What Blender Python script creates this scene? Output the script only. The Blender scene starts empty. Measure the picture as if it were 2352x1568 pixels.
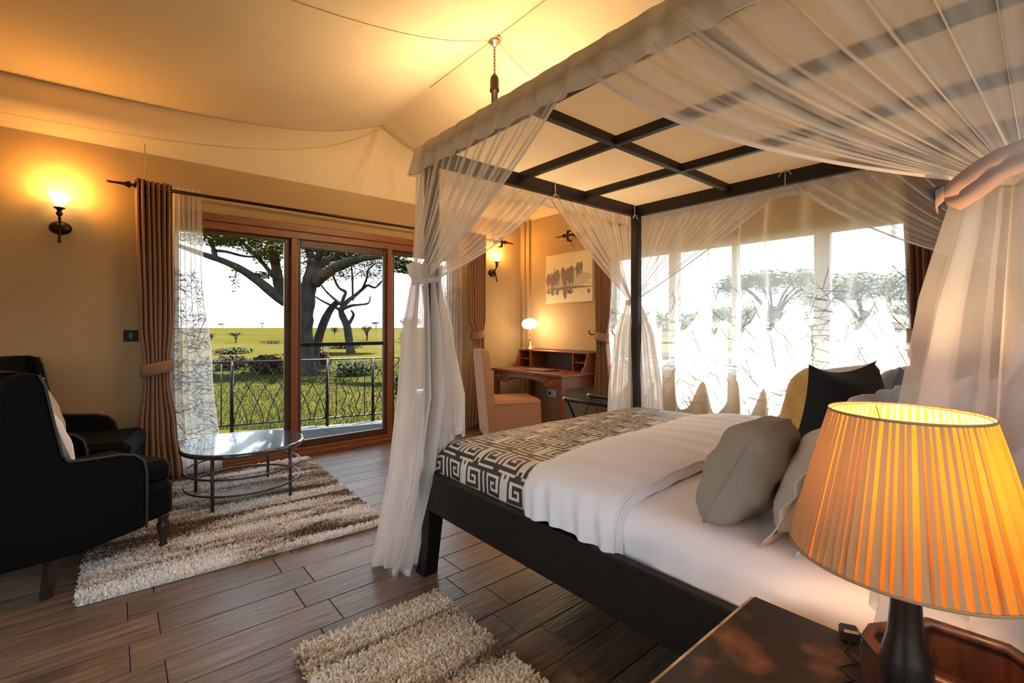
import bpy, math, random
from mathutils import Vector, Matrix, Euler
random.seed(7)
sc = bpy.context.scene
C = sc.collection
PI = math.pi

# ------------------------------------------------------------------ camera
CAM_H = 1.25
TH = math.radians(49.71)
FW = Vector((math.cos(TH), math.sin(TH), 0)); RT = Vector((math.sin(TH), -math.cos(TH), 0))
cam = bpy.data.cameras.new('camera'); cam.sensor_width = 36; cam.lens = 1080 / 2352 * 36
cam.shift_y = -32 / 2352; cam.clip_start = .02; cam.clip_end = 4000
co = bpy.data.objects.new('camera', cam); C.objects.link(co)
co.location = (0, 0, CAM_H); co.rotation_euler = (PI / 2, 0, TH - PI / 2)
sc.camera = co

# ------------------------------------------------------------------ world, sun, exposure
sc.view_settings.view_transform = 'Standard'; sc.view_settings.look = 'None'
sc.view_settings.gamma = 1; sc.view_settings.use_curve_mapping = False
sc.view_settings.exposure = 1.66
w = bpy.data.worlds.new('sky'); sc.world = w; w.use_nodes = True
nt = w.node_tree; nt.nodes.clear()
wo = nt.nodes.new('ShaderNodeOutputWorld'); bg = nt.nodes.new('ShaderNodeBackground')
tc = nt.nodes.new('ShaderNodeTexCoord'); sx = nt.nodes.new('ShaderNodeSeparateXYZ'); cr = nt.nodes.new('ShaderNodeValToRGB')
nt.links.new(tc.outputs['Generated'], sx.inputs[0]); nt.links.new(sx.outputs['Z'], cr.inputs[0])
cr.color_ramp.elements[0].position = 0.0; cr.color_ramp.elements[0].color = (.90, .93, .95, 1)
cr.color_ramp.elements[1].position = .9; cr.color_ramp.elements[1].color = (.42, .62, .92, 1)
e = cr.color_ramp.elements.new(.28); e.color = (.72, .84, .97, 1)
nt.links.new(cr.outputs[0], bg.inputs[0]); bg.inputs[1].default_value = 1.55
nt.links.new(bg.outputs[0], wo.inputs[0])
sun = bpy.data.lights.new('sun', 'SUN'); sun.energy = 20; sun.angle = .009; sun.color = (1, .95, .86)
so = bpy.data.objects.new('sun', sun); C.objects.link(so)
SUN_DIR = Vector((.37, .08, 1.0)).normalized()          # towards the sun
so.rotation_euler = SUN_DIR.to_track_quat('Z', 'Y').to_euler()
sc.cycles.max_bounces = 9; sc.cycles.diffuse_bounces = 5; sc.cycles.glossy_bounces = 3
sc.cycles.transmission_bounces = 6; sc.cycles.transparent_max_bounces = 28
sc.cycles.caustics_reflective = False; sc.cycles.caustics_refractive = False
sc.cycles.sample_clamp_indirect = 4.0
sc.cycles.use_denoising = True

def lamp(name, loc, power, color, size=.03):
    l = bpy.data.lights.new(name, 'POINT'); l.energy = power; l.color = color; l.shadow_soft_size = size
    o = bpy.data.objects.new(name, l); C.objects.link(o); o.location = loc; return o

# ------------------------------------------------------------------ helpers
def at(u, v, D):                      # design aid: a direction in the photograph at a distance D in front of the camera
    p = FW * D + RT * (D * (u - 1176) / 1080); p.z = CAM_H + D * (752 - v) / 1080; return p
def ground(u, v, z=-.12):
    return at(u, v, (CAM_H - z) * 1080 / (v - 752))

class MB:
    def __init__(s): s.v = []; s.f = []; s.sm = []
    def add(s, vs, fs, smooth=False, M=None):
        b = len(s.v)
        s.v += [tuple(M @ Vector(p)) if M else tuple(p) for p in vs]
        s.f += [tuple(i + b for i in q) for q in fs]; s.sm += [smooth] * len(fs); return s
    def box(s, c, d, bev=0.0, M=None):
        hx, hy, hz = d[0] / 2, d[1] / 2, d[2] / 2
        if bev <= 0:
            vs = [(c[0] + i * hx, c[1] + j * hy, c[2] + k * hz) for i in (-1, 1) for j in (-1, 1) for k in (-1, 1)]
            return s.add(vs, [(0, 1, 3, 2), (4, 6, 7, 5), (0, 4, 5, 1), (2, 3, 7, 6), (0, 2, 6, 4), (1, 5, 7, 3)], False, M)
        b = min(bev, hx * .95, hy * .95, hz * .95); vs = []; idx = {}
        for i in (-1, 1):
            for j in (-1, 1):
                for k in (-1, 1):
                    for a in range(3):
                        h = [hx - b, hy - b, hz - b]; h[a] += b
                        idx[(i, j, k, a)] = len(vs); vs.append((c[0] + i * h[0], c[1] + j * h[1], c[2] + k * h[2]))
        fs = []
        for a in range(3):
            for sg in (-1, 1):
                o1, o2 = [q for q in range(3) if q != a]; L = []
                for p, q in ((-1, -1), (1, -1), (1, 1), (-1, 1)):
                    t = [0, 0, 0]; t[a] = sg; t[o1] = p; t[o2] = q; L.append(idx[(t[0], t[1], t[2], a)])
                fs.append(tuple(L))
        for a in range(3):
            o1, o2 = [q for q in range(3) if q != a]
            for p in (-1, 1):
                for q in (-1, 1):
                    t = [0, 0, 0]; t[o1] = p; t[o2] = q
                    t[a] = -1; n1 = tuple(t); t[a] = 1; n2 = tuple(t)
                    fs.append((idx[n1 + (o1,)], idx[n2 + (o1,)], idx[n2 + (o2,)], idx[n1 + (o2,)]))
        for i in (-1, 1):
            for j in (-1, 1):
                for k in (-1, 1): fs.append(tuple(idx[(i, j, k, a)] for a in range(3)))
        return s.add(vs, fs, False, M)
    def bb(s, x0, x1, y0, y1, z0, z1, bev=0.0): return s.box(((x0 + x1) / 2, (y0 + y1) / 2, (z0 + z1) / 2), (abs(x1 - x0), abs(y1 - y0), abs(z1 - z0)), bev)
    def tube(s, pts, r, n=8, closed=False, M=None):
        pts = [Vector(p) for p in pts]; m = len(pts)
        rr = r if isinstance(r, (list, tuple)) else [r] * m
        vs = []; up = None
        for i, p in enumerate(pts):
            if closed: t = pts[(i + 1) % m] - pts[i - 1]
            else: t = pts[min(i + 1, m - 1)] - pts[max(i - 1, 0)]
            t.normalize()
            if up is None: up = Vector((0, 0, 1)) if abs(t.z) < .9 else Vector((1, 0, 0))
            a = t.cross(up)
            if a.length < 1e-4: a = t.orthogonal()
            a.normalize(); b = a.cross(t).normalized(); up = b
            for k in range(n):
                th = 2 * PI * k / n; vs.append(p + a * (rr[i] * math.cos(th)) + b * (rr[i] * math.sin(th)))
        fs = []
        for i in range(m if closed else m - 1):
            j = (i + 1) % m
            for k in range(n): fs.append((i * n + k, i * n + (k + 1) % n, j * n + (k + 1) % n, j * n + k))
        if not closed:
            fs.append(tuple(range(n))[::-1]); fs.append(tuple((m - 1) * n + k for k in range(n)))
        return s.add(vs, fs, True, M)
    def lathe(s, prof, c=(0, 0, 0), n=20, M=None, sx=1, sy=1):
        vs = []; m = len(prof)
        for r, z in prof:
            for k in range(n):
                th = 2 * PI * k / n; vs.append((c[0] + sx * r * math.cos(th), c[1] + sy * r * math.sin(th), c[2] + z))
        fs = [(i * n + k, i * n + (k + 1) % n, (i + 1) * n + (k + 1) % n, (i + 1) * n + k) for i in range(m - 1) for k in range(n)]
        if prof[0][0] > 1e-4: fs.append(tuple(range(n))[::-1])
        if prof[-1][0] > 1e-4: fs.append(tuple((m - 1) * n + k for k in range(n)))
        return s.add(vs, fs, True, M)
    def grid(s, fn, nu, nv, close=False, M=None, smooth=True):
        vs = [fn(i / nu, j / nv) for j in range(nv + 1) for i in range(nu if close else nu + 1)]
        W = nu if close else nu + 1
        fs = [(j * W + i, j * W + (i + 1) % W, (j + 1) * W + (i + 1) % W, (j + 1) * W + i) for j in range(nv) for i in range(nu)]
        return s.add(vs, fs, smooth, M)
    def prism(s, poly, axis, lo, hi, M=None):         # poly in the two other axes, in order
        n = len(poly)
        def mk(p, h):
            q = list(p); q.insert(axis, h); return tuple(q)
        vs = [mk(p, lo) for p in poly] + [mk(p, hi) for p in poly]
        fs = [tuple(range(n))[::-1], tuple(range(n, 2 * n))] + [(i, (i + 1) % n, (i + 1) % n + n, i + n) for i in range(n)]
        return s.add(vs, fs, False, M)
    def ell(s, c, r, n=12, m=8, M=None):
        def fn(a, b):
            th = 2 * PI * a; ph = PI * (b - .5)
            return (c[0] + r[0] * math.cos(ph) * math.cos(th), c[1] + r[1] * math.cos(ph) * math.sin(th), c[2] + r[2] * math.sin(ph))
        return s.grid(fn, n, m, True, M)
    def mesh(s, name):
        me = bpy.data.meshes.new(name); me.from_pydata(s.v, [], s.f)
        me.polygons.foreach_set('use_smooth', s.sm); me.update(); return me
    def make(s, name, mat, parent=None, kind=None, label=None, solid=0):
        me = s.mesh(name); o = bpy.data.objects.new(name, me); C.objects.link(o)
        if mat:
            for q in (mat if isinstance(mat, (list, tuple)) else [mat]): me.materials.append(q)
        if parent: o.parent = parent
        if kind: o['kind'] = kind
        if label: o['label'] = label
        if solid:
            md = o.modifiers.new('thick', 'SOLIDIFY'); md.thickness = solid
        return o

def tag(o, label, cat, group=None, kind=None):
    o['label'] = label; o['category'] = cat
    if group: o['group'] = group
    if kind: o['kind'] = kind
    return o
def thing(name, label, cat, loc=(0, 0, 0), rz=0, group=None):
    o = bpy.data.objects.new(name, None); C.objects.link(o); o.empty_display_size = .1
    o.location = loc; o.rotation_euler = (0, 0, rz); return tag(o, label, cat, group)
def dup(o, parent=None):
    c = o.copy(); C.objects.link(c); c.parent = parent
    for ch in list(o.children): dup(ch, c)
    return c
def dup_thing(o, loc, rz, label, group=None):
    c = dup(o); c.location = loc; c.rotation_euler = (0, 0, rz); c['label'] = label
    if group: c['group'] = group
    return c

# ------------------------------------------------------------------ materials
def mat(name, col, rough=.6, metal=0, col2=None, scale=5, stretch=(1, 1, 1), bump=0, bscale=60, spec=.5, detail=4, contrast=(.35, .65), emit=0, rnd=0, sheen=0, coat=0):
    m = bpy.data.materials.new(name); m.use_nodes = True; t = m.node_tree; p = t.nodes['Principled BSDF']
    p.inputs['Base Color'].default_value = (*col, 1); p.inputs['Roughness'].default_value = rough; p.inputs['Metallic'].default_value = metal
    p.inputs['Specular IOR Level'].default_value = spec; p.inputs['Sheen Weight'].default_value = sheen; p.inputs['Coat Weight'].default_value = coat
    L = t.links.new
    tc = t.nodes.new('ShaderNodeTexCoord'); mp = t.nodes.new('ShaderNodeMapping'); mp.inputs['Scale'].default_value = stretch
    L(tc.outputs['Object'], mp.inputs[0])
    vec = mp.outputs[0]
    if rnd:
        oi = t.nodes.new('ShaderNodeObjectInfo'); mu = t.nodes.new('ShaderNodeMath'); mu.operation = 'MULTIPLY'; mu.inputs[1].default_value = 37
        L(oi.outputs['Random'], mu.inputs[0]); ad = t.nodes.new('ShaderNodeVectorMath'); ad.operation = 'ADD'; L(vec, ad.inputs[0]); L(mu.outputs[0], ad.inputs[1]); vec = ad.outputs[0]
    if col2:
        nz = t.nodes.new('ShaderNodeTexNoise'); nz.inputs['Scale'].default_value = scale; nz.inputs['Detail'].default_value = detail; L(vec, nz.inputs[0])
        r = t.nodes.new('ShaderNodeValToRGB'); r.color_ramp.elements[0].position, r.color_ramp.elements[1].position = contrast
        r.color_ramp.elements[0].color = (*col, 1); r.color_ramp.elements[1].color = (*col2, 1); L(nz.outputs[0], r.inputs[0]); cout = r.outputs[0]
        if rnd:
            hs = t.nodes.new('ShaderNodeHueSaturation'); mr = t.nodes.new('ShaderNodeMapRange'); mr.inputs[3].default_value = 1 - rnd; mr.inputs[4].default_value = 1 + rnd
            L(oi.outputs['Random'], mr.inputs[0]); L(mr.outputs[0], hs.inputs['Value']); L(cout, hs.inputs['Color']); cout = hs.outputs[0]
        L(cout, p.inputs['Base Color'])
    if bump:
        nb = t.nodes.new('ShaderNodeTexNoise'); nb.inputs['Scale'].default_value = bscale; nb.inputs['Detail'].default_value = 3; L(vec, nb.inputs[0])
        b = t.nodes.new('ShaderNodeBump'); b.inputs['Strength'].default_value = bump; b.inputs['Distance'].default_value = .01; L(nb.outputs[0], b.inputs['Height']); L(b.outputs[0], p.inputs['Normal'])
    if emit:
        p.inputs['Emission Color'].default_value = (*col, 1); p.inputs['Emission Strength'].default_value = emit
    return m

def sheer(name, col, alpha, transl=.55, fold=1.0):      # woven net: denser where the thread is seen edge on
    m = bpy.data.materials.new(name); m.use_nodes = True; t = m.node_tree; t.nodes.clear(); L = t.links.new
    o = t.nodes.new('ShaderNodeOutputMaterial'); tr = t.nodes.new('ShaderNodeBsdfTransparent')
    df = t.nodes.new('ShaderNodeBsdfDiffuse'); tl = t.nodes.new('ShaderNodeBsdfTranslucent')
    df.inputs[0].default_value = (*col, 1); tl.inputs[0].default_value = (*col, 1)
    m1 = t.nodes.new('ShaderNodeMixShader'); m1.inputs[0].default_value = transl; L(df.outputs[0], m1.inputs[1]); L(tl.outputs[0], m1.inputs[2])
    lw = t.nodes.new('ShaderNodeLayerWeight'); lw.inputs[0].default_value = .5
    # cos = 1 - facing ; alpha_eff = 1-(1-a)^(1/cos)
    c = t.nodes.new('ShaderNodeMath'); c.operation = 'SUBTRACT'; c.inputs[0].default_value = 1.02; L(lw.outputs['Facing'], c.inputs[1])
    d = t.nodes.new('ShaderNodeMath'); d.operation = 'DIVIDE'; d.inputs[0].default_value = fold; L(c.outputs[0], d.inputs[1])
    pw = t.nodes.new('ShaderNodeMath'); pw.operation = 'POWER'; pw.inputs[0].default_value = 1 - alpha; L(d.outputs[0], pw.inputs[1])
    m2 = t.nodes.new('ShaderNodeMixShader'); L(pw.outputs[0], m2.inputs[0]); L(m1.outputs[0], m2.inputs[1]); L(tr.outputs[0], m2.inputs[2])
    L(m2.outputs[0], o.inputs[0]); return m
def cloth_tl(name, col, transl, col2=None, scale=400, bump=0, bscale=20, rough=.8):
    m = mat(name, col, rough, col2=col2, scale=scale, bump=bump, bscale=bscale, spec=.1, sheen=.1)
    t = m.node_tree; L = t.links.new; p = t.nodes['Principled BSDF']; o = t.nodes['Material Output']
    tl = t.nodes.new('ShaderNodeBsdfTranslucent'); tl.inputs[0].default_value = (*col, 1)
    x = t.nodes.new('ShaderNodeMixShader'); x.inputs[0].default_value = transl; L(p.outputs[0], x.inputs[1]); L(tl.outputs[0], x.inputs[2]); L(x.outputs[0], o.inputs[0]); return m
def glass(name, alpha=.04):
    m = bpy.data.materials.new(name); m.use_nodes = True; t = m.node_tree; t.nodes.clear(); L = t.links.new
    o = t.nodes.new('ShaderNodeOutputMaterial'); tr = t.nodes.new('ShaderNodeBsdfTransparent'); gl = t.nodes.new('ShaderNodeBsdfGlossy'); gl.inputs['Roughness'].default_value = .02
    tr.inputs[0].default_value = (.95, .97, .96, 1)
    lw = t.nodes.new('ShaderNodeLayerWeight'); lw.inputs[0].default_value = .5; pw = t.nodes.new('ShaderNodeMath'); pw.operation = 'POWER'; pw.inputs[1].default_value = 5; L(lw.outputs['Facing'], pw.inputs[0])
    fr = t.nodes.new('ShaderNodeMath'); fr.operation = 'MULTIPLY_ADD'; fr.inputs[1].default_value = .5; fr.inputs[2].default_value = .02; L(pw.outputs[0], fr.inputs[0])
    x = t.nodes.new('ShaderNodeMixShader'); L(fr.outputs[0], x.inputs[0]); L(tr.outputs[0], x.inputs[1]); L(gl.outputs[0], x.inputs[2]); L(x.outputs[0], o.inputs[0]); return m

M = {}
M['wall'] = mat('wall_plaster', (.42, .29, .16), .8, col2=(.385, .262, .142), scale=2, bump=.08, bscale=120, spec=.2)
M['canvas'] = mat('ceiling_canvas', (.70, .58, .41), .85, col2=(.67, .55, .385), scale=1.5, bump=.05, bscale=300, spec=.1)
M['seam'] = mat('canvas_seam', (.50, .36, .20), .8)
M['outer'] = mat('tent_outside', (.5, .45, .35), .9)
M['plank'] = mat('floor_wood', (.115, .068, .044), .32, col2=(.25, .165, .11), scale=3, stretch=(1.2, 14, 6), bump=.25, bscale=10, rnd=.22, spec=.5, contrast=(.3, .7), coat=.0)
M['grout'] = mat('floor_joint', (.10, .065, .04), .8)
M['terrace'] = mat('terrace_tile', (.040, .044, .046), .8, spec=.15, col2=(.055, .058, .058), scale=6, stretch=(1, 6, 1))
M['doorwood'] = mat('door_frame_wood', (.27, .085, .028), .4, col2=(.16, .05, .02), scale=4, stretch=(2, 20, 20), bump=.1, bscale=12, contrast=(.3, .7))
M['sash'] = mat('door_sash_wood', (.085, .035, .02), .4, col2=(.06, .025, .015), scale=6)
M['glass'] = glass('clear_glass')
M['black'] = mat('black_iron', (.003, .003, .0035), .5, 0, spec=.25)
M['bronze'] = mat('dark_bronze', (.045, .025, .018), .35, .8)
M['curtain'] = cloth_tl('brown_curtain_cloth', (.36, .20, .125), .12, col2=(.26, .135, .08), scale=260, bump=.2, bscale=500)
M['net'] = sheer('bed_net', (.95, .89, .84), .30, .5)
M['nettail'] = sheer('bed_net_gathered', (.92, .86, .82), .52, .6)
M['nethem'] = sheer('net_hem', (.88, .81, .82), .80, .4)
M['valance'] = sheer('valance_cloth', (.88, .78, .74), .72, .35)
M['voile2'] = sheer('door_voile', (.90, .86, .83), .62, .7)
M['voile'] = sheer('window_voile', (.95, .93, .90), .46, .62)
M['bedwood'] = mat('bed_dark_wood', (.005, .004, .0035), .5, spec=.3, col2=(.009, .007, .006), scale=3, stretch=(8, 8, 8), bump=.1, bscale=40)
M['beam'] = mat('canopy_dark_wood', (.022, .016, .015), .5, spec=.4)
M['roofcloth'] = cloth_tl('canopy_roof_cloth', (.93, .86, .78), .58)
M['cord'] = mat('white_cord', (.75, .72, .68), .8)
M['white'] = mat('white_linen', (.80, .76, .77), .8, bump=.25, bscale=6, spec=.15, sheen=.1)
M['white2'] = mat('white_sheet', (.82, .77, .78), .75, bump=.2, bscale=9, spec=.15)
M['beige'] = mat('beige_linen', (.36, .315, .26), .9, col2=(.32, .28, .23), scale=300, bump=.2, bscale=9, spec=.1)
M['tan'] = mat('tan_sham_cloth', (.60, .50, .40), .85, bump=.2, bscale=9)
M['mustard'] = mat('mustard_velvet', (.62, .36, .08), .8, col2=(.5, .26, .05), scale=12, sheen=.4)
M['velvet'] = mat('black_velvet', (.005, .005, .006), .8, sheen=.08)
M['greyc'] = mat('grey_velvet', (.20, .19, .20), .8, sheen=.3)
M['armchair'] = mat('charcoal_upholstery', (.0028, .0028, .0033), .8, col2=(.0045, .0045, .005), scale=200, bump=.2, bscale=300, spec=.12)
M['piping'] = mat('charcoal_piping', (.03, .03, .035), .6)
M['legwood'] = mat('dark_turned_wood', (.03, .017, .012), .35)
M['tabletop'] = mat('dark_slate_top', (.03, .03, .035), .16, col2=(.045, .042, .04), scale=3, stretch=(1, 6, 1), spec=.9, coat=.6)
M['steel'] = mat('grey_steel', (.07, .075, .08), .4, .6)
M['deskwood'] = mat('cherry_wood', (.21, .058, .018), .35, col2=(.13, .033, .012), scale=4, stretch=(10, 2, 10), contrast=(.3, .7))
M['darkin'] = mat('dark_brown', (.05, .018, .01), .5)  # plain dark brown of the hutch back and the folder cover
M['brass'] = mat('aged_brass', (.45, .33, .12), .3, .9)
M['chair'] = mat('brown_slipcover', (.42, .20, .10), .85, col2=(.38, .175, .085), scale=150, bump=.1, bscale=20)
M['nstand'] = mat('worn_nightstand_wood', (.016, .011, .009), .42, spec=.35, col2=(.22, .085, .035), scale=3.3, bump=.1, bscale=30, contrast=(.50, .64), detail=9)
M['worn'] = mat('worn_edge', (.36, .28, .21), .5, col2=(.16, .12, .09), scale=20)
M['lampwood'] = mat('black_carved_wood', (.008, .006, .006), .28)
M['tray'] = mat('reddish_tray_wood', (.075, .022, .01), .4, col2=(.03, .012, .008), scale=6, stretch=(3, 12, 3))
M['plastic'] = mat('black_plastic', (.012, .012, .012), .35)
M['wplastic'] = mat('white_plastic', (.7, .68, .64), .4)
M['shadeglass'] = mat('lit_glass', (1, .72, .34), .4, emit=5.5)
M['globe'] = mat('lit_desk_glass', (1, .80, .50), .4, emit=6)
M['bulb'] = mat('lit_bulb', (1, .66, .28), .4, emit=18)
M['bark'] = mat('acacia_bark', (.013, .011, .009), .9, spec=.08, col2=(.028, .024, .020), scale=3, stretch=(3, 3, .7), bump=.6, bscale=6)
M['leaf'] = mat('acacia_leaf', (.028, .050, .008), .7, spec=.1, col2=(.075, .085, .018), scale=.8, detail=2)
M['leaf2'] = mat('bush_leaf', (.027, .027, .013), .8, spec=.05, col2=(.019, .030, .008), scale=.6)
M['dry'] = mat('dry_twigs', (.038, .027, .019), .9, spec=.05, col2=(.022, .017, .012), scale=2)
M['grassb'] = cloth_tl('grass_blades', (.024, .029, .005), .5, col2=(.030, .036, .007), scale=.6)
M['thatch'] = mat('thatch', (.45, .33, .2), .9, col2=(.35, .25, .15), scale=10)
M['thread'] = mat('embroidery_thread', (.03, .02, .018), .8)
M['tassel'] = mat('gold_beads', (.55, .28, .06), .3, .6)
M['navy'] = mat('navy_ribbon', (.02, .02, .045), .6)

# ================================================================== the setting
WX, WY = 4.227, 4.81          # wall_right plane x, wall_back plane y
LX, HY = -1.75, -.85          # wall_left x, wall_front (head wall) y
def zroof(x, y=0):
    d = abs(x - 2.2); s = math.sin(PI * ((y - 2.8) / 2.02)) ** 2
    return 3.44 - .42 * (1 - math.exp(-d / .75)) - .012 * s * min(1, d)

fl = MB(); fl.bb(LX - .1, WX + .1, HY - .1, WY + .14, -.16, -.012)
floor = fl.make('floor', M['grout'], kind='structure')
pm = MB(); pm.bb(-.3035, .3035, -.0945, .0945, -.012, 0, .0022); pme = pm.mesh('plank'); pme.materials.append(M['plank'])
row = 0; y = 2.2; rows = []
ys = [2.2 + .1925 * k for k in range(-16, 14)]
for k, y0 in zip(range(-16, 14), ys):
    if y0 + .1925 < HY - .02 or y0 > WY: continue
    off = .657 if k % 2 == 0 else .757
    x0 = off - .61 * 4
    while x0 < WX:
        if x0 > LX - .5:
            o = bpy.data.objects.new('plank', pme); C.objects.link(o); o.parent = floor
            yy0, yy1 = max(y0, HY), min(y0 + .1925, WY + .02); xa, xb = max(x0, LX), min(x0 + .61, WX)
            if yy1 - yy0 > .02 and xb - xa > .02:
                o.location = ((xa + xb) / 2, (yy0 + yy1) / 2, 0); o.scale = ((xb - xa) / .61, (yy1 - yy0) / .1925, 1)
            else: bpy.data.objects.remove(o)
        x0 += .61

def wall(name, boxes, m=M['wall']):
    b = MB()
    for q in boxes: b.bb(*q)
    return b.make(name, m, kind='structure')
DX0, DX1, DZ = .30, 3.20, 2.25
wb = wall('wall_back', [(LX, DX0, WY, WY + .15, 0, 2.67), (DX1, WX + .15, WY, WY + .15, 0, 2.67), (DX0, DX1, WY, WY + .15, DZ, 2.67)])
WY0, WY1, WZ0, WZ1 = .62, 3.30, .86, 2.05
wr = wall('wall_right', [(WX, WX + .15, HY, WY0, 0, 2.67), (WX, WX + .15, WY1, WY, 0, 2.67), (WX, WX + .15, WY0, WY1, 0, WZ0), (WX, WX + .15, WY0, WY1, WZ1, 2.67)])
LW0, LW1 = .5, 2.7            # unseen window openings added in the left and front walls for fill daylight
wl = wall('wall_left', [(LX - .15, LX, HY - .15, LW0, 0, 2.67), (LX - .15, LX, LW1, WY + .15, 0, 2.67), (LX - .15, LX, LW0, LW1, 0, .7), (LX - .15, LX, LW0, LW1, 2.2, 2.67)])
wf = wall('wall_front', [(LX, -1.5, HY - .15, HY, 0, 2.67), (.9, WX + .15, HY - .15, HY, 0, 2.67), (-1.5, .9, HY - .15, HY, 0, .5), (-1.5, .9, HY - .15, HY, 2.3, 2.67)])
# canvas ceiling: ridge along y over the bed, panels hanging to both sides
cb = MB()
nx = 70
xs = [LX - .15 + (WX + .3 - LX) * i / nx for i in range(nx + 1)]
xs = sorted(xs + [2.2])
def cg(a, b):
    i = min(len(xs) - 1, int(round(a * (len(xs) - 1)))); x = xs[i]; y = HY - .15 + (WY + .17 - HY) * b
    return (x, y, zroof(x, y))
cb.grid(cg, len(xs) - 1, 40)
ceiling = cb.make('ceiling', M['canvas'], kind='structure')
tx = MB()                      # outer fly, keeps daylight out
tx.prism([(LX - .6, 2.95), (2.2, 3.75), (WX + .35, 2.95), (WX + .35, 3.0), (2.2, 3.8), (LX - .6, 3.0)], 1, HY - .6, WY + .3)
tx.make('ceiling_outer_fly', M['outer'], ceiling)
gb = MB()
def gable(y_wall, sgn, name, par):
    b = MB()
    def g(a, t):
        x = LX - .1 + (WX + .25 - LX) * a; zt = zroof(x, y_wall) + .01; z = 2.655 + (zt - 2.655) * t
        bul = .004 + .055 * math.sin(PI * t) ** 1.6
        # pleats that fan down from the end of the ridge
        p = 0
        for k, (dx, am) in enumerate(((-.36, .030), (-.24, .034), (.20, .02))):
            xc = 2.2 + dx * (1 - t); p += am * math.exp(-((x - xc) / (.022 + .02 * (1 - t))) ** 2) * math.sin(PI * min(1, t * 1.02 + .02)) ** .5
        return (x, y_wall - sgn * (bul + p), z)
    b.grid(g, 260, 14)
    return b.make(name, M['canvas'], par)
gable(WY, 1, 'gable_panel', ceiling); gable(HY, -1, 'gable_panel', ceiling)
sb = MB(); sb.grid(lambda a, t: (WX - .05 * math.sin(PI * t), HY + (WY - HY) * a, 2.67 + .42 * t), 20, 6); sb.make('gable_panel', M['canvas'], ceiling)
sb = MB(); sb.grid(lambda a, t: (LX + .05 * math.sin(PI * t), HY + (WY - HY) * a, 2.67 + .42 * t), 20, 6); sb.make('gable_panel', M['canvas'], ceiling)
def seam(pts, r=.0022):
    b = MB(); b.tube(pts, r, 5); b.make('seam', M['seam'], ceiling)
def rline(x0, x1, y, n=30): return [(x0 + (x1 - x0) * i / n, y, zroof(x0 + (x1 - x0) * i / n, y) - .004) for i in range(n + 1)]
seam(rline(LX, 4.2, 2.80)); seam(rline(LX, 4.2, WY - .03)); seam([(2.2, HY + 4.6 * i / 10 + .9 * 0, zroof(2.2) - .006) for i in range(11)], .0025)
def gs(x):      # second seam on the gable
    d = max(0, 2.22 - x); return 3.40 - .70 * (1 - math.exp(-d / .85)) * (1 if d < 3 else 1)
seam([(x, WY - .078, gs(x)) for x in [LX + (2.2 - LX) * i / 40 for i in range(41)]])
seam([(4.2 - 2 * i / 20, WY - .03, zroof(4.2 - 2 * i / 20) - .02) for i in range(21)], .003)
bs = MB(); bs.bb(WX - .035, WX, 4.60, 4.64, 0, 2.67); bs.make('trim_1', M['wall'], kind='structure')
bs = MB(); bs.bb(WX - .025, WX, 4.70, 4.75, 0, 2.67); bs.make('trim_2', M['wall'], kind='structure')

# ---- sliding door in wall_back
door = bpy.data.objects.new('door_1', None); C.objects.link(door); door['kind'] = 'structure'; door.location = (DX0, WY, 0)
def dp(name, m, fn, par=door, **k):
    b = MB(); fn(b)
    b.v = [(x - DX0, y - WY, z) for x, y, z in b.v] if par is door else b.v
    return b.make(name, m, par, **k)
def frame(b):
    b.bb(DX0, DX1, WY - .03, WY + .10, 2.175, 2.245, .006); b.bb(DX0, DX1, WY - .012, WY + .10, 2.105, 2.178, .006)
    b.bb(DX0, DX0 + .07, WY - .03, WY + .10, 0, 2.24, .006); b.bb(DX1 - .07, DX1, WY - .03, WY + .10, 0, 2.24, .006)
dp('door_frame', M['doorwood'], frame)
dp('threshold', M['doorwood'], lambda b: (b.bb(DX0, DX1, WY - .05, WY + .1, 0, .045, .006), b.bb(DX0, DX1, WY - .02, WY + .1, .04, .085, .006)))
for x0, x1 in ((1.300, 1.356), (2.285, 2.342)):
    dp('mullion', M['doorwood'], lambda b: b.bb(x0, x1, WY - .015, WY + .06, .08, 2.11, .005))
def sash(x0, x1, y, st, rail_t, mid=None):
    e = bpy.data.objects.new('door_sash', None); C.objects.link(e); e.parent = door; e.location = (x0 - DX0, y, 0)
    W = x1 - x0; b = MB()
    b.bb(0, st, 0, .035, .085, 2.11, .004); b.bb(W - st, W, 0, .035, .085, 2.11, .004); b.bb(st, W - st, 0, .035, .085, .15, .004); b.bb(st, W - st, 0, .035, rail_t, 2.11, .004)
    b.make('sash_frame', M['sash'], e)
    g = MB(); g.bb(st, W - st, .014, .020, .15, rail_t); g.make('glass_pane', M['glass'], e)
    if mid: g = MB(); g.bb(st, W - st, .0, .03, mid - .018, mid + .018, .003); g.make('mid_rail', M['black'], e)
sash(.37, 1.300, .03, .052, 2.07); sash(1.356, 2.285, .012, .038, 2.03, 1.08); sash(2.342, 3.13, .03, .045, 2.05)

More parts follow.
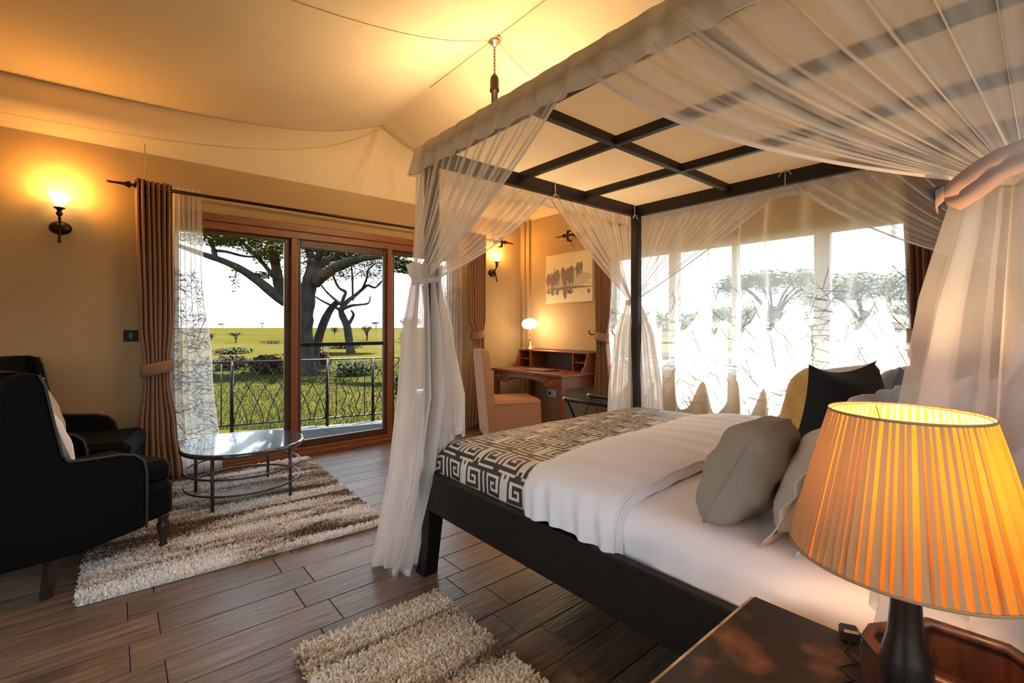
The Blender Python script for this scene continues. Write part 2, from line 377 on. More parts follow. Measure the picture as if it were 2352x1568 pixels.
# ---- window in wall_right
win = bpy.data.objects.new('window_1', None); C.objects.link(win); win['kind'] = 'structure'; win.location = (WX, WY0, WZ0)
b = MB(); W_ = WY1 - WY0; H_ = WZ1 - WZ0
b.bb(.05, .12, 0, W_, 0, .05, .004); b.bb(.05, .12, 0, W_, H_ - .05, H_, .004); b.bb(.05, .12, 0, .06, 0, H_, .004); b.bb(.05, .12, W_ - .06, W_, 0, H_, .004)
b.make('window_frame', M['wplastic'], win)
for ya, yb in ((1.20, 1.31), (1.915, 1.965), (2.50, 2.60)):
    b = MB(); b.bb(.05, .12, ya - WY0, yb - WY0, .05, H_ - .05, .004); b.make('mullion', M['wplastic'], win)
for ya, yb in ((.68, 1.20), (1.31, 1.915), (1.965, 2.50), (2.60, 3.24)):
    b = MB(); b.bb(.082, .088, ya - WY0, yb - WY0, .05, H_ - .05); b.make('glass_pane', M['glass'], win)
b = MB(); b.bb(-.02, .15, -.03, W_ + .03, -.03, 0, .004); b.make('window_sill', M['wplastic'], win)

for nm, o_, ax, W2, Z0, Z1 in (('fill_window_left', (LX - .15, LW0, 0), 1, LW1 - LW0, .7, 2.2), ('fill_window_front', (-1.5, HY - .15, 0), 0, 2.4, .5, 2.3)):  # frames and panes for the two added fill openings
    wn = bpy.data.objects.new(nm, None); C.objects.link(wn); wn['kind'] = 'structure'; wn.location = o_
    def wbx(b, a0, a1, d0, d1, z0, z1, bv=.004): b.bb(a0, a1, d0, d1, z0, z1, bv) if ax == 0 else b.bb(d0, d1, a0, a1, z0, z1, bv)
    b = MB(); wbx(b, 0, W2, .04, .10, Z0, Z0 + .05); wbx(b, 0, W2, .04, .10, Z1 - .05, Z1); wbx(b, 0, .05, .04, .10, Z0, Z1); wbx(b, W2 - .05, W2, .04, .10, Z0, Z1); wbx(b, W2 / 2 - .03, W2 / 2 + .03, .04, .10, Z0, Z1)
    b.make('window_frame', M['doorwood'], wn)
    for a0, a1 in ((.05, W2 / 2 - .03), (W2 / 2 + .03, W2 - .05)): b = MB(); wbx(b, a0, a1, .065, .071, Z0 + .05, Z1 - .05, 0); b.make('glass_pane', M['glass'], wn)

# ---- terrace, its roof and the railing
RA = Vector((.84, 6.55, 0)); RD = Vector((2.21, -.55, 0)).normalized()
def ry(x): return RA.y + (x - RA.x) * RD.y / RD.x
tb = MB(); tb.prism([(-2.2, WY + .15), (5.2, WY + .15), (5.2, ry(5.2) + .04), (-2.2, ry(-2.2) + .04)], 2, -.16, -.03)
terr = tb.make('terrace', M['grout'], kind='structure')
for i in range(12):
    x0 = -2.2 + .6 * i + .004; x1 = x0 + .592
    if x1 > 5.2: break
    y0 = WY + .155
    while y0 < max(ry(x0), ry(x1)) + .02:
        ya, yb = min(y0 + .592, ry(x0) + .03), min(y0 + .592, ry(x1) + .03)
        if min(ya, yb) > y0 + .02:
            b = MB(); b.prism([(x0, y0), (x1, y0), (x1, yb), (x0, ya)], 2, -.03, -.018); b.make('tile', M['terrace'], terr)
        y0 += .6
b = MB(); b.prism([(-2.2, WY + .3), (5.2, WY + .3), (5.2, ry(5.2) + .25), (-2.2, ry(-2.2) + .25)], 2, 2.62, 2.66); b.make('terrace_awning', M['outer'], terr)
def rs(u):
    l = (u - 1176) / 1080; d = FW + RT * l       # along the railing line
    return (RA.y * d.x - RA.x * d.y) / (RD.x * d.y - RD.y * d.x)
zb, zt = .075, .835
rail = thing('terrace_railing', 'black wrought iron railing with pointed arches and zigzag bars beyond the glass door', 'railing', (0, 0, -.03))
def rp(s, z): return (RA.x + RD.x * s, RA.y + RD.y * s, z + .03)
sP = [rs(u) for u in (532.6, 751.8, 856.5)]; La = sP[1] - sP[0]; Lz = sP[2] - sP[1]
posts = [sP[0] - Lz - La, sP[0] - Lz, sP[0], sP[1], sP[2], sP[2] + La, sP[2] + La + Lz]
for nm, z in (('top_rail', zt), ('bottom_rail', zb)):
    b = MB(); b.tube([rp(posts[0], z), rp(posts[-1], z)], .011, 6); b.make(nm, M['black'], rail)
for s_ in posts:
    b = MB(); b.tube([rp(s_, -.045), rp(s_, zt)], .021, 4); b.make('post', M['black'], rail)
def arches(s0, s1):
    N = 6; p = (s1 - s0) / N
    for k in range(-2, N + 3):
        for sg in (1, -1):
            P = []
            for i in range(17):
                t = i / 16; s_ = s0 + k * p + sg * 2.05 * p * t ** 1.55 + sg * .1 * p
                if s0 <= s_ <= s1: P.append(rp(s_, zb + (zt - zb) * t))
            if len(P) > 3: b = MB(); b.tube(P, .0058, 5); b.make('arch_bar', M['black'], rail)
def zigs(s0, s1):
    L = s1 - s0
    for q in (.19, .81): b = MB(); b.tube([rp(s0 + q * L, zb), rp(s0 + q * L, zt)], .0065, 5); b.make('bar', M['black'], rail)
    for q in (.36, .51, .66):
        P = [rp(s0 + q * L + (.055 * L if i % 2 else -.055 * L) * (-1) * (1 if 0 < i < 5 else 1), zb + (zt - zb) * t) for i, t in enumerate((1, .78, .56, .36, .16, 0)[::-1])]
        b = MB(); b.tube(P, .0065, 5); b.make('zigzag_bar', M['black'], rail)
for i, fn in enumerate((arches, zigs, arches, zigs, arches, zigs)): fn(posts[i], posts[i + 1])
# small white box with a round black disc on the terrace
ub = thing('fan_box', 'small white box with a round black disc on the terrace behind the glass', 'box', (3.18, 5.72, -.018), .3)
b = MB(); b.bb(-.22, .22, -.12, .12, 0, .40, .01); b.make('casing', M['wplastic'], ub)
b = MB(); b.lathe([(0, 0), (.10, 0), (.11, .02), (.06, .03), (0, .03)], n=24, M=Matrix.Translation((-.10, -.12, .20)) @ Matrix.Rotation(PI / 2, 4, 'X')); b.make('disc', M['black'], ub)

# ================================================================== outside
b = MB(); b.add([(-2500, -1500, 0), (3000, -1500, 0), (3000, 3500, 0), (-2500, 3500, 0)], [(0, 1, 2, 3)])
gm = mat('savanna_ground', (.015, .0175, .0016), .95, col2=(.028, .0235, .004), scale=.35, detail=9, contrast=(.32, .62), spec=0)
t = gm.node_tree; L = t.links.new; p = t.nodes['Principled BSDF']; src = p.inputs['Base Color'].links[0].from_socket
n2 = t.nodes.new('ShaderNodeTexNoise'); n2.inputs['Scale'].default_value = .035; n2.inputs['Detail'].default_value = 6
tc2 = t.nodes.new('ShaderNodeTexCoord'); L(tc2.outputs['Object'], n2.inputs[0]); rr = t.nodes.new('ShaderNodeMapRange'); rr.inputs[1].default_value = .38; rr.inputs[2].default_value = .62
L(n2.outputs[0], rr.inputs[0]); mx = t.nodes.new('ShaderNodeMix'); mx.data_type = 'RGBA'; mx.inputs[7].default_value = (.032, .026, .008, 1); L(rr.outputs[0], mx.inputs[0]); L(src, mx.inputs[6]); L(mx.outputs[2], p.inputs['Base Color'])
gro = b.make('savanna_ground', gm, kind='structure'); gro.location = (0, 0, -.12)

def leaves(b, c, r, n, s, flat=.35, rng=random):
    for _ in range(n):
        while True:
            q = Vector((rng.uniform(-1, 1), rng.uniform(-1, 1), rng.uniform(-1, 1)))
            if q.length < 1: break
        p = Vector((c[0] + q.x * r[0], c[1] + q.y * r[1], c[2] + q.z * r[2]))
        a = rng.uniform(0, 2 * PI); tl = rng.uniform(-flat, flat); sz = s * rng.uniform(.5, 1.3)
        d1 = Vector((math.cos(a), math.sin(a), tl)) * sz; d2 = Vector((-math.sin(a), math.cos(a), rng.uniform(-flat, flat))) * sz * .45
        b.add([p - d1, p - d2, p + d1, p + d2], [(0, 1, 2, 3)])
def branch(b, pts, radii, n=9):      # points in the tree's own frame; smooth with Catmull-Rom, a little gnarled
    P = [Vector(p) for p in pts]; out = []; rr = []
    for i in range(len(P) - 1):
        p0 = P[max(i - 1, 0)]; p1 = P[i]; p2 = P[i + 1]; p3 = P[min(i + 2, len(P) - 1)]
        for k in range(4):
            t = k / 4
            out.append(.5 * ((2 * p1) + (p2 - p0) * t + (2 * p0 - 5 * p1 + 4 * p2 - p3) * t * t + (3 * p1 - p0 - 3 * p2 + p3) * t ** 3)); rr.append(radii[i] * (1 - t) + radii[i + 1] * t)
    out.append(P[-1]); rr.append(radii[-1])
    rr = [r * random.uniform(.93, 1.08) for r in rr]
    b.tube(out, rr, n)
def tree(label, base, limbs, pads, leafsize, group=None, name='acacia_tree', leafm='leaf'):
    T = thing(name, label, 'tree', base, 0, group)
    bw = Vector(base); b = MB()
    for pts, rad in limbs[:1]: branch(b, [Vector(p) - bw for p in pts], rad, 12)
    b.make('trunk', M['bark'], T)
    for pts, rad in limbs[1:]:
        b = MB(); branch(b, [Vector(p) - bw for p in pts], rad); b.make('branch', M['bark'], T)
    b = MB()
    for c, r, n in pads: leaves(b, Vector(c) - bw, r, n, leafsize)
    b.make('foliage', M[leafm], T, kind='stuff')
    return T
# the big acacia in front of the terrace
D0 = 13.6
A = lambda u, v, d=0: at(u, v, D0 + d)
limbs = [([A(706, 870), A(705, 835), A(698, 790), A(693, 745), A(698, 700), A(708, 660), A(717, 625), A(723, 596)], [.34, .23, .27, .32, .30, .22, .20, .19]),
         ([A(690, 700), A(650, 690, -.3), A(600, 650, -.5), A(560, 622, -.7), A(515, 600, -.8), A(465, 583, -.9), A(400, 560, -1)], [.17, .15, .125, .105, .085, .07, .05]),
         ([A(650, 690), A(640, 650, .2), A(632, 600, .4), A(622, 555, .6), A(610, 515, .8)], [.15, .15, .135, .11, .08]),
         ([A(632, 640), A(600, 600, .5), A(565, 565, 1), A(530, 530, 1.4)], [.06, .055, .045, .03]),
         ([A(495, 593, -.8), A(490, 570, -.5), A(482, 550), A(500, 535, .4)], [.08, .06, .05, .03]),
         ([A(488, 575, -.5), A(520, 578, -.6), A(560, 588, -.2), A(600, 590, .1)], [.05, .04, .035, .02]),
         ([A(724, 650), A(757, 622, -.3), A(791, 606, -.6), A(835, 593, -.9), A(882, 592, -1.2), A(930, 601, -1.5), A(985, 612, -1.8)], [.15, .145, .125, .09, .055, .045, .03]),
         ([A(722, 625), A(742, 605, .3), A(768, 588, .6), A(800, 572, .9), A(840, 555, 1.2)], [.12, .12, .09, .07, .04]),
         ([A(720, 600), A(709, 575, .4), A(700, 545, .8), A(690, 500, 1)], [.13, .11, .09, .06]),
         ([A(728, 598), A(741, 570, -.4), A(752, 540, -.7), A(765, 500, -1)], [.12, .10, .08, .05]),
         ([A(724, 850, .9), A(726, 800, .9), A(741, 748, .9), A(758, 712, .9), A(776, 692, .9)], [.17, .13, .12, .11, .09]),
         ([A(516, 600, -.8), A(540, 612, -.9), A(541, 640, -.9)], [.03, .02, .008])]
pads = []
for u, v, d, r, rz, n in ((480, 545, 0, .9, .22, 700), (520, 532, .4, .9, .25, 700), (560, 545, -.3, 1.0, .25, 700), (600, 560, .4, .9, .3, 700), (625, 575, -.4, .7, .25, 500), (500, 515, 0, 1, .3, 700), (560, 515, .5, 1.2, .3, 800),
                          (610, 590, .6, .45, .22, 350), (600, 632, .2, .38, .10, 220), (690, 590, 1.4, .5, .5, 500), (668, 640, 1.6, .4, .5, 300), (700, 560, .6, 1.0, .3, 600), (760, 570, 1.5, .8, .3, 700), (800, 585, 1.4, .8, .2, 700), (765, 548, .4, 1.3, .25, 700),
                          (850, 560, -.6, .8, .08, 200), (905, 590, -1.2, .4, .1, 150), (930, 612, -1.4, .45, .16, 400), (965, 620, -1.5, .5, .18, 400), (540, 640, -.9, .14, .35, 60), (520, 555, -.6, .5, .1, 250), (760, 600, .8, .4, .2, 250)):
    pads.append((A(u, v, d), (r * .95, r * 1.05, rz * 1.15), int(n * 2.6)))
tree('huge old acacia with a thick forked trunk just beyond the terrace railing', tuple(ground(706, 852)), limbs, pads, .062)
# the second, twisted acacia behind it
D1 = 25.5
A = lambda u, v, d=0: at(u, v, D1 + d)
limbs = [([A(806, 812), A(803, 790), A(800, 768), A(796, 746), A(785, 722), A(783, 706)], [.26, .22, .2, .2, .17, .15]),
         ([A(783, 709), A(800, 690, .3), A(815, 679, .6), A(832, 664, .9), A(845, 655, 1.1), A(862, 660, 1.4), A(880, 642, 1.5)], [.13, .12, .1, .09, .08, .06, .04]),
         ([A(788, 709), A(806, 702, -.4), A(822, 700, -.8), A(846, 696, -1), A(850, 680, -1)], [.1, .08, .06, .05, .03]),
         ([A(780, 711), A(765, 703), A(752, 697), A(735, 688), A(720, 678)], [.09, .07, .06, .05, .03]),
         ([A(786, 700), A(770, 688, .6), A(752, 672, 1), A(735, 652, 1.4)], [.09, .07, .06, .03]),
         ([A(782, 702), A(790, 682), A(793, 670), A(778, 660), A(766, 635), A(762, 612)], [.1, .09, .09, .07, .06, .04]),
         ([A(811, 690, .6), A(810, 665, .6), A(809, 630, .6), A(806, 600, .6)], [.07, .06, .05, .03]),
         ([A(832, 664, .9), A(842, 640, .5), A(846, 620, .2), A(862, 605)], [.07, .06, .05, .03]),
         ([A(797, 748), A(806, 736), A(812, 722), A(806, 712)], [.12, .1, .08, .04])]
pads = [(A(u, v, d), (r, r, rz), n) for u, v, d, r, rz, n in ((760, 622, 0, 1.1, .35, 500), (800, 605, .8, 1.4, .35, 700), (845, 600, 0, 1.5, .35, 700), (885, 612, .5, 1.0, .35, 500), (815, 628, 1, 1.3, .3, 500), (860, 630, 0, 1.0, .3, 400), (780, 640, .5, .8, .25, 250), (875, 650, .5, .7, .15, 150), (820, 585, 0, 1.8, .25, 600), (735, 650, 1, .6, .3, 200), (865, 578, 0, 1.6, .25, 500))]
tree('smaller acacia with a twisted leaning trunk standing behind the huge one', tuple(ground(806, 806)), limbs, [(c, r, int(n * 1.7)) for c, r, n in pads], .085)
def small_tree(u, v, hpx, wpx, label, group, flat=.3, leafm='leaf2', sh=1, z=-.12):
    g = ground(u, v, z); D = (CAM_H - z) * 1080 / (v - 752); h = hpx * D / 1080; w_ = wpx * D / 1080 / 2
    L = [([g, g + Vector((w_ * .1, 0, h * .35)), g + Vector((0, 0, h * .7))], [h * .05, h * .04, h * .025])]
    for k in range(4):
        a = k * 1.6 + u; L.append(([g + Vector((0, 0, h * .3)), g + Vector((math.cos(a) * w_ * .3, math.sin(a) * w_ * .3, h * .6)), g + Vector((math.cos(a) * w_ * .75, math.sin(a) * w_ * .75, h * .85))], [h * .03, h * .025, h * .012]))
    P = [(g + Vector((random.uniform(-.3, .3) * w_, random.uniform(-.3, .3) * w_, h * (1 - flat * .6 + random.uniform(-.1, .05)))), (w_ * .75, w_ * .75, h * flat * .5), 130) for _ in range(4)]
    tree(label, tuple(g), L, P, w_ * .13, group, 'small_acacia', leafm)
GS = 'lone acacias out on the savanna'
small_tree(541, 787, 27, 34, 'small flat acacia on the plain seen through the left glass', GS)
small_tree(485, 781, 18, 22, 'round little acacia beside the edge of the voile curtain', GS, .7)
small_tree(602, 754.4, 16, 16, 'tiny acacia on the horizon through the left glass', GS)
small_tree(510, 754.0, 12, 22, 'tiny wide acacia on the horizon left of the lone one', GS)
small_tree(842, 782, 38, 34, 'flat acacia on the plain right of the twisted trunk', GS)
small_tree(768, 768, 22, 26, 'low acacia between the two big trunks far off', GS, .7)
small_tree(863, 755.5, 18, 30, 'wide acacia on the horizon near the right mullion', GS)
small_tree(940, 786, 62, 62, 'pale flat-topped acacia seen beside the gathered bed net', GS)
def bush(u, v, wpx, hpx, n, label, group, m, s=.05):
    g = ground(u, v); D = (CAM_H + .12) * 1080 / (v - 752); T = MB(); w_ = wpx * D / 1080 / 2; h = hpx * D / 1080
    for k in range(5): leaves(T, (random.uniform(-.5, .5) * w_, random.uniform(-.3, .3) * w_, h * .45), (w_ * .6, w_ * .5, h * .5), n // 5, s, 1.0)
    for k in range(8):
        a = random.uniform(0, 6.28); T.tube([(0, 0, 0), (math.cos(a) * w_ * .7, math.sin(a) * w_ * .5, h * .8)], .008, 4)
    o = T.make('bush', M[m]); o.location = g; tag(o, label, 'bush', group); return o
GB = 'scrub around the big acacia'
bush(602, 858, 120, 46, 2600, 'brown thorny scrub behind the arches of the railing', GB, 'dry', .045)
bush(530, 850, 90, 36, 1600, 'greyish scrub near the left post of the railing', GB, 'dry', .045)
bush(820, 862, 110, 34, 1800, 'olive scrub behind the zigzag bars of the railing', GB, 'leaf2', .05)
bush(742, 848, 40, 50, 700, 'dry twiggy bush at the foot of the big trunk', GB, 'dry', .05)
bush(540, 812, 110, 14, 900, 'low dark green bush line on the plain left of the mullion', GB, 'leaf2', .08)
bush(790, 800, 120, 14, 900, 'low dark green bush line right of the big trunk', GB, 'leaf2', .08)
bush(915, 905, 22, 50, 500, 'light green leafy shrub right of the door mullion', GB, 'grassb', .03)
bush(935, 790, 50, 30, 500, 'grey green bush under the pale flat-topped acacia', GB, 'leaf2', .08)
bush(620, 789, 60, 8, 300, 'straw coloured scrub in the middle distance', GB, 'dry', .08)
# grass near the terrace
b = MB()
for k in range(26000):
    v = 752 + 1.37 * 1080 / (6.3 + 13 * random.random() ** 1.5); u = random.uniform(440, 990)
    g = ground(u, v)
    if g.y < ry(g.x) + .08: continue
    a = random.uniform(0, PI); h = random.uniform(.02, .065) * (1 + .6 * (random.random() < .1)); wd = .008 + .0015 * (752 / v)
    D = g.dot(FW); wd = .0009 * D; dx, dy = math.cos(a) * wd, math.sin(a) * wd; lx, ly = random.uniform(-.03, .03), random.uniform(-.03, .03)
    q = [(g.x - dx, g.y - dy, g.z), (g.x + dx, g.y + dy, g.z), (g.x + lx, g.y + ly, g.z + h)]
    b.add(q, [(0, 1, 2)])
tag(b.make('grass', M['grassb']), 'short yellow green grass growing outside the terrace railing', 'grass', kind='stuff')
# trees and a hut outside the bedroom window
def umbrella_tree(u, vtop, D, spread, label, crown_h, group='acacias outside the bedroom window'):
    top = at(u, vtop, D); g = Vector((top.x, top.y, -.12)); h = top.z - g.z
    L = [([g, g + Vector((.1, .1, h * .3)), g + Vector((.15, 0, h * .6))], [.11, .10, .08])]
    for k in range(7):
        a = k * .9 + u; L.append(([g + Vector((.12, .05, h * .45)), g + Vector((math.cos(a) * spread * .35, math.sin(a) * spread * .35, h * .72)), g + Vector((math.cos(a) * spread * .8, math.sin(a) * spread * .8, h * .9))], [.06, .045, .02]))
    P = []
    for k in range(12):
        a = k * 2.4; r = spread * (k / 12) ** .5
        P.append((g + Vector((math.cos(a) * r, math.sin(a) * r, h - crown_h * (.4 + .35 * (r / spread) ** 2))), (spread * .34, spread * .34, crown_h * .4), 620))
    tree(label, tuple(g), L, P, spread * .045, group)
umbrella_tree(1775, 618, 19, 2.1, 'wide green acacia crown behind the middle of the window voile', .9)
umbrella_tree(1985, 622, 15, 1.9, 'green acacia crown behind the right part of the window voile', 1.1)
umbrella_tree(1700, 700, 30, 3.2, 'low spreading acacia behind the left part of the window voile', 1.2)
umbrella_tree(1500, 710, 24, 2.4, 'dim acacia crown behind the far bed post', 1.2)
umbrella_tree(2130, 690, 28, 2.6, 'distant acacia behind the right brown curtain', 1.4)
hut = at(1985, 752, 22); hut.z = -.12
T = thing('thatched_hut', 'straw thatched hut roof seen dimly through the window voile', 'hut', tuple(hut))
b = MB(); b.lathe([(2.4, 1.35), (1.4, 1.9), (.1, 2.35), (0, 2.36)], n=20); b.make('roof', M['thatch'], T)
b = MB(); b.lathe([(1.9, 0), (1.9, 1.5)], n=20); b.make('wall', M['outer'], T)

# ================================================================== curtains and rods
def lerp(a, b, t): return a + (b - a) * t
def prof(P, z):
    for (z0, c0, w0), (z1, c1, w1) in zip(P, P[1:]):
        if z <= z0 and z >= z1:
            t = (z0 - z) / (z0 - z1); t = t * t * (3 - 2 * t); return lerp(c0, c1, t), lerp(w0, w1, t)
    return P[-1][1:]
class Drape:                       # cloth hung along direction e, folds along n
    def __init__(s, org, e, n, P, amp, folds, seed=0, flat=.35):
        s.o = Vector(org); s.e = Vector(e); s.n = Vector(n); s.P = P; s.amp = amp; s.k = folds; r = random.Random(seed)
        s.ph = [r.uniform(-.5, .5) for _ in range(6)]; s.w0 = P[0][2]
    def __call__(s, a, z, off=0):
        c, wd = prof(s.P, z); pinch = min(1.6, (s.w0 / wd) ** .5)
        a2 = a + .012 * math.sin(2 * PI * a * 3 + s.ph[0] * 6) + .006 * math.sin(7 * z + 9 * a)
        w_ = 2 * PI * s.k * a2
        d = s.amp * pinch * (math.sin(w_) + .22 * math.sin(2 * w_ + 1.3 + s.ph[1] + z) + .15 * math.sin(w_ * .5 + s.ph[2] * 5 + z * 1.1)) * (1 + .2 * math.sin(11 * a + s.ph[3] * 7))
        p = s.o + s.e * (c + (a - .5) * wd) + s.n * (d + off); return (p.x, p.y, z)
def brown_curtain(label, org, e, n, P, tie, folds=7, amp=.028, seed=0, tie_w=.17):
    base = Vector(org) + Vector(e) * P[0][1]
    T = thing('brown_curtain', label, 'curtain', (base.x, base.y, 0), 0, 'brown tied back curtains')
    d = Drape(org, e, n, P, amp, folds, seed)
    z0, z1 = P[0][0], P[-1][0]; b = MB()
    b.grid(lambda a, t: tuple(Vector(d(a, z0 + (z1 - z0) * t)) - Vector((base.x, base.y, 0))), folds * 12, 44)
    b.make('cloth', M['curtain'], T, solid=.005)
    b = MB(); c, wd = prof(P, tie); hb = .048
    def band(a, t):
        th = 2 * PI * a; k = Vector(e) * (c + (wd / 2 + .018) * math.cos(th)) + Vector(n) * ((amp * 1.8 + .02) * math.sin(th)) + Vector(org) - Vector((base.x, base.y, 0))
        return (k.x, k.y, tie - hb + 2 * hb * t + .02 * math.cos(th))
    b.grid(band, 28, 3, True); b.make('tieback', M['curtain'], T, solid=.006)
    return T
def voile(label, org, e, n, P, folds, amp, seed, zt_emb, nseg, seglen=.15):
    base = Vector(org) + Vector(e) * P[0][1]; bz = Vector((base.x, base.y, 0))
    T = thing('voile_curtain', label, 'curtain', tuple(bz), 0, 'embroidered white voiles')
    d = Drape(org, e, n, P, amp, folds, seed); z0, z1 = P[0][0], P[-1][0]; b = MB()
    b.grid(lambda a, t: tuple(Vector(d(a, z0 + (z1 - z0) * t)) - bz), folds * 12, 30); b.make('cloth', M['voile2' if folds == 6 else 'voile'], T)
    r = random.Random(seed + 5); b = MB(); wd = P[0][2]; wr = wd * 1.35
    for _ in range(nseg):
        x0 = r.random(); zc = z1 + .1 + (zt_emb - z1 - .1) * r.random() ** .9; an = r.choice((r.uniform(-.35, .35), r.uniform(.7, 1.3), r.uniform(-1.3, -.7), r.uniform(-.9, .9))); Ls = seglen * r.uniform(.4, 1.3)
        dx, dz = Ls * math.cos(an) / wr, Ls * math.sin(an); m = 7; th = r.uniform(.0011, .0025); up = []; dn = []
        for i in range(m + 1):
            a = x0 + dx * (i / m - .5); z = zc + dz * (i / m - .5)
            if not (0.01 < a < .99) or z < z1 + .02: continue
            q = Vector(d(a, z, -.003)) - bz; pa = Vector(e) * (-math.sin(an) * th) + Vector((0, 0, math.cos(an) * th)); up.append(q + pa); dn.append(q - pa)
        if len(up) > 2:
            k = len(up); b.add(up + dn, [(i, i + 1, k + i + 1, k + i) for i in range(k - 1)])
    b.make('embroidery', M['thread'], T, kind='stuff')
    return T
XE, YE = (1, 0, 0), (0, 1, 0)
yc = WY - .13
brown_curtain('brown curtain left of the glass door, behind the armchairs', (0, yc, 0), XE, (0, -1, 0), [(2.40, .248, .235), (1.30, .262, .215), (.95, .265, .165), (.82, .265, .165), (.45, .275, .24), (.03, .29, .30)], .93, 7, .026, 1)
brown_curtain('brown curtain right of the glass door, behind the slipcovered chair', (0, yc, 0), XE, (0, -1, 0), [(2.40, 3.40, .28), (1.35, 3.41, .24), (1.18, 3.415, .14), (1.10, 3.42, .15), (.7, 3.43, .26), (.03, 3.45, .36)], 1.16, 7, .028, 2)
xc = WX - .13
brown_curtain('brown curtain left of the bedroom window, beside the desk', (xc, 0, 0), YE, (-1, 0, 0), [(2.38, 3.29, .28), (1.40, 3.28, .24), (1.16, 3.29, .17), (1.06, 3.29, .17), (.6, 3.29, .25), (.03, 3.29, .32)], 1.15, 7, .028, 3)
brown_curtain('brown curtain right of the bedroom window, beyond the pillows', (xc, 0, 0), YE, (-1, 0, 0), [(2.38, .585, .29), (1.45, .575, .25), (1.22, .60, .17), (1.12, .60, .17), (.6, .56, .28), (.03, .56, .34)], 1.18, 7, .028, 4)
voile('white voile gathered at the left side of the glass door', (0, WY - .065, 0), XE, (0, -1, 0), [(2.41, .47, .21), (1.7, .475, .22), (.9, .50, .30), (.02, .54, .36)], 6, .016, 11, 1.72, 520, .10)
voile('white voile gathered at the right side of the glass door behind the bed net', (0, WY - .065, 0), XE, (0, -1, 0), [(2.41, 3.10, .24), (1.7, 3.10, .25), (.9, 3.09, .29), (.02, 3.08, .32)], 6, .016, 12, 1.72, 480, .10)
voile('wide white voile with dark stick embroidery across the bedroom window', (WX - .115, 0, 0), YE, (-1, 0, 0), [(2.33, 1.975, 2.66), (1.2, 1.975, 2.66), (.03, 1.975, 2.66)], 10, .047, 13, 1.62, 900, .19)

def rod(label, p0, p1, e, n, fin=True):
    p0, p1 = Vector(p0), Vector(p1); e = Vector(e); n = Vector(n)
    T = thing('curtain_rod', label, 'curtain rod', tuple(p0)); b = MB(); b.tube([(0, 0, 0), p1 - p0], .014, 10); b.make('pole', M['bronze'], T)
    for s_, q in ((-1, Vector((0, 0, 0))), (1, p1 - p0)):
        b = MB(); d = e * s_
        b.tube([q, q + d * .02, q + d * .035, q + d * .05, q + d * .065, q + d * .10, q + d * .17, q + d * .20], [.010, .008, .017, .008, .028, .012, .008, .010], 8)
        b.make('finial', M['bronze'], T)
        b = MB(); k = q - d * .03
        b.tube([k + Vector((0, 0, .045)), k + d * .04 + Vector((0, 0, .05)), k + d * .055, k + d * .04 - Vector((0, 0, .06)), k - d * .01 - Vector((0, 0, .075))], [.010, .014, .016, .016, .012], 8)
        b.tube([k, k - n * .11], .012, 8); b.make('bracket', M['bronze'], T)
    return T
rod('long dark iron curtain rod above the glass door', (.16, yc, 2.355), (3.78, yc, 2.345), XE, (0, -1, 0))
rod('dark curtain rod above the bedroom window', (xc, .40, 2.34), (xc, 3.80, 2.34), YE, (-1, 0, 0))
b = MB(); b.tube([(.19, yc + .04, 2.70), (.192, yc + .02, 2.52), (.19, yc, 2.36)], .004, 6)
o = b.make('hanging_cord', M['seam']); tag(o, 'thin brown cord from the canvas down to the end of the long curtain rod', 'cord')
for y_ in (3.44, 3.12):
    b = MB(); b.tube([(xc + .1, y_, 1.18), (xc - .02, y_, 1.17), (xc - .05, y_, 1.19), (xc - .06, y_, 1.22)], .007, 6)
    tag(b.make('curtain_hook', M['bronze']), 'dark curved hold-back hook %s of the window-side curtain by the desk' % ('left' if y_ > 3.3 else 'right'), 'hook', 'hold-back hooks')

# ================================================================== wall lamps, chandelier, switches, picture
def sconce(label, x, z, pw):
    T = thing('wall_sconce', label, 'wall lamp', (x, WY, z), 0, 'wall sconces')
    b = MB(); b.lathe([(0, .035), (.02, .034), (.045, .022), (.062, .006), (.064, 0)], n=24, M=Matrix.Rotation(PI / 2, 4, 'X'), sy=.78); b.make('backplate', M['bronze'], T)
    b = MB(); b.tube([(0, -.10, -.12), (0, -.098, -.105), (0, -.085, -.05), (0, -.06, -.01), (0, -.06, .03), (0, -.09, .06), (0, -.10, .085)], [.012, .008, .0075, .008, .008, .008, .010], 8); b.tube([(0, 0, 0), (0, -.065, 0)], .008, 8); b.make('arm', M['bronze'], T)
    b = MB(); b.lathe([(0, .07), (.014, .075), (.020, .09), (.012, .105), (.016, .118), (.034, .128), (.030, .134), (.012, .138), (.014, .15), (0, .15)], (0, -.10, 0), 16); b.make('candle_cup', M['bronze'], T)
    b = MB()
    def g(a, t):
        th = 2 * PI * a; r = .018 + .040 * t ** .75; fl = .004 * math.cos(6 * th) * t
        return ((r + fl) * math.cos(th), -.10 + (r + fl) * math.sin(th), .143 + .085 * t + .012 * t * math.cos(th + 2.6))
    b.grid(g, 24, 8, True); b.make('glass_shade', M['shadeglass'], T)
    b = MB(); b.ell((0, -.10, .175), (.014, .014, .024)); b.make('bulb', M['bulb'], T)
    lamp('sconce_light', (x, WY - .13, z + .26), pw, (1, .47, .09), .04)
sconce('wall sconce with a lit glass tulip left of the long curtain rod', -.298, 1.985, 6)
sconce('wall sconce glowing in the corner right of the glass door', 3.74, 1.955, 5)

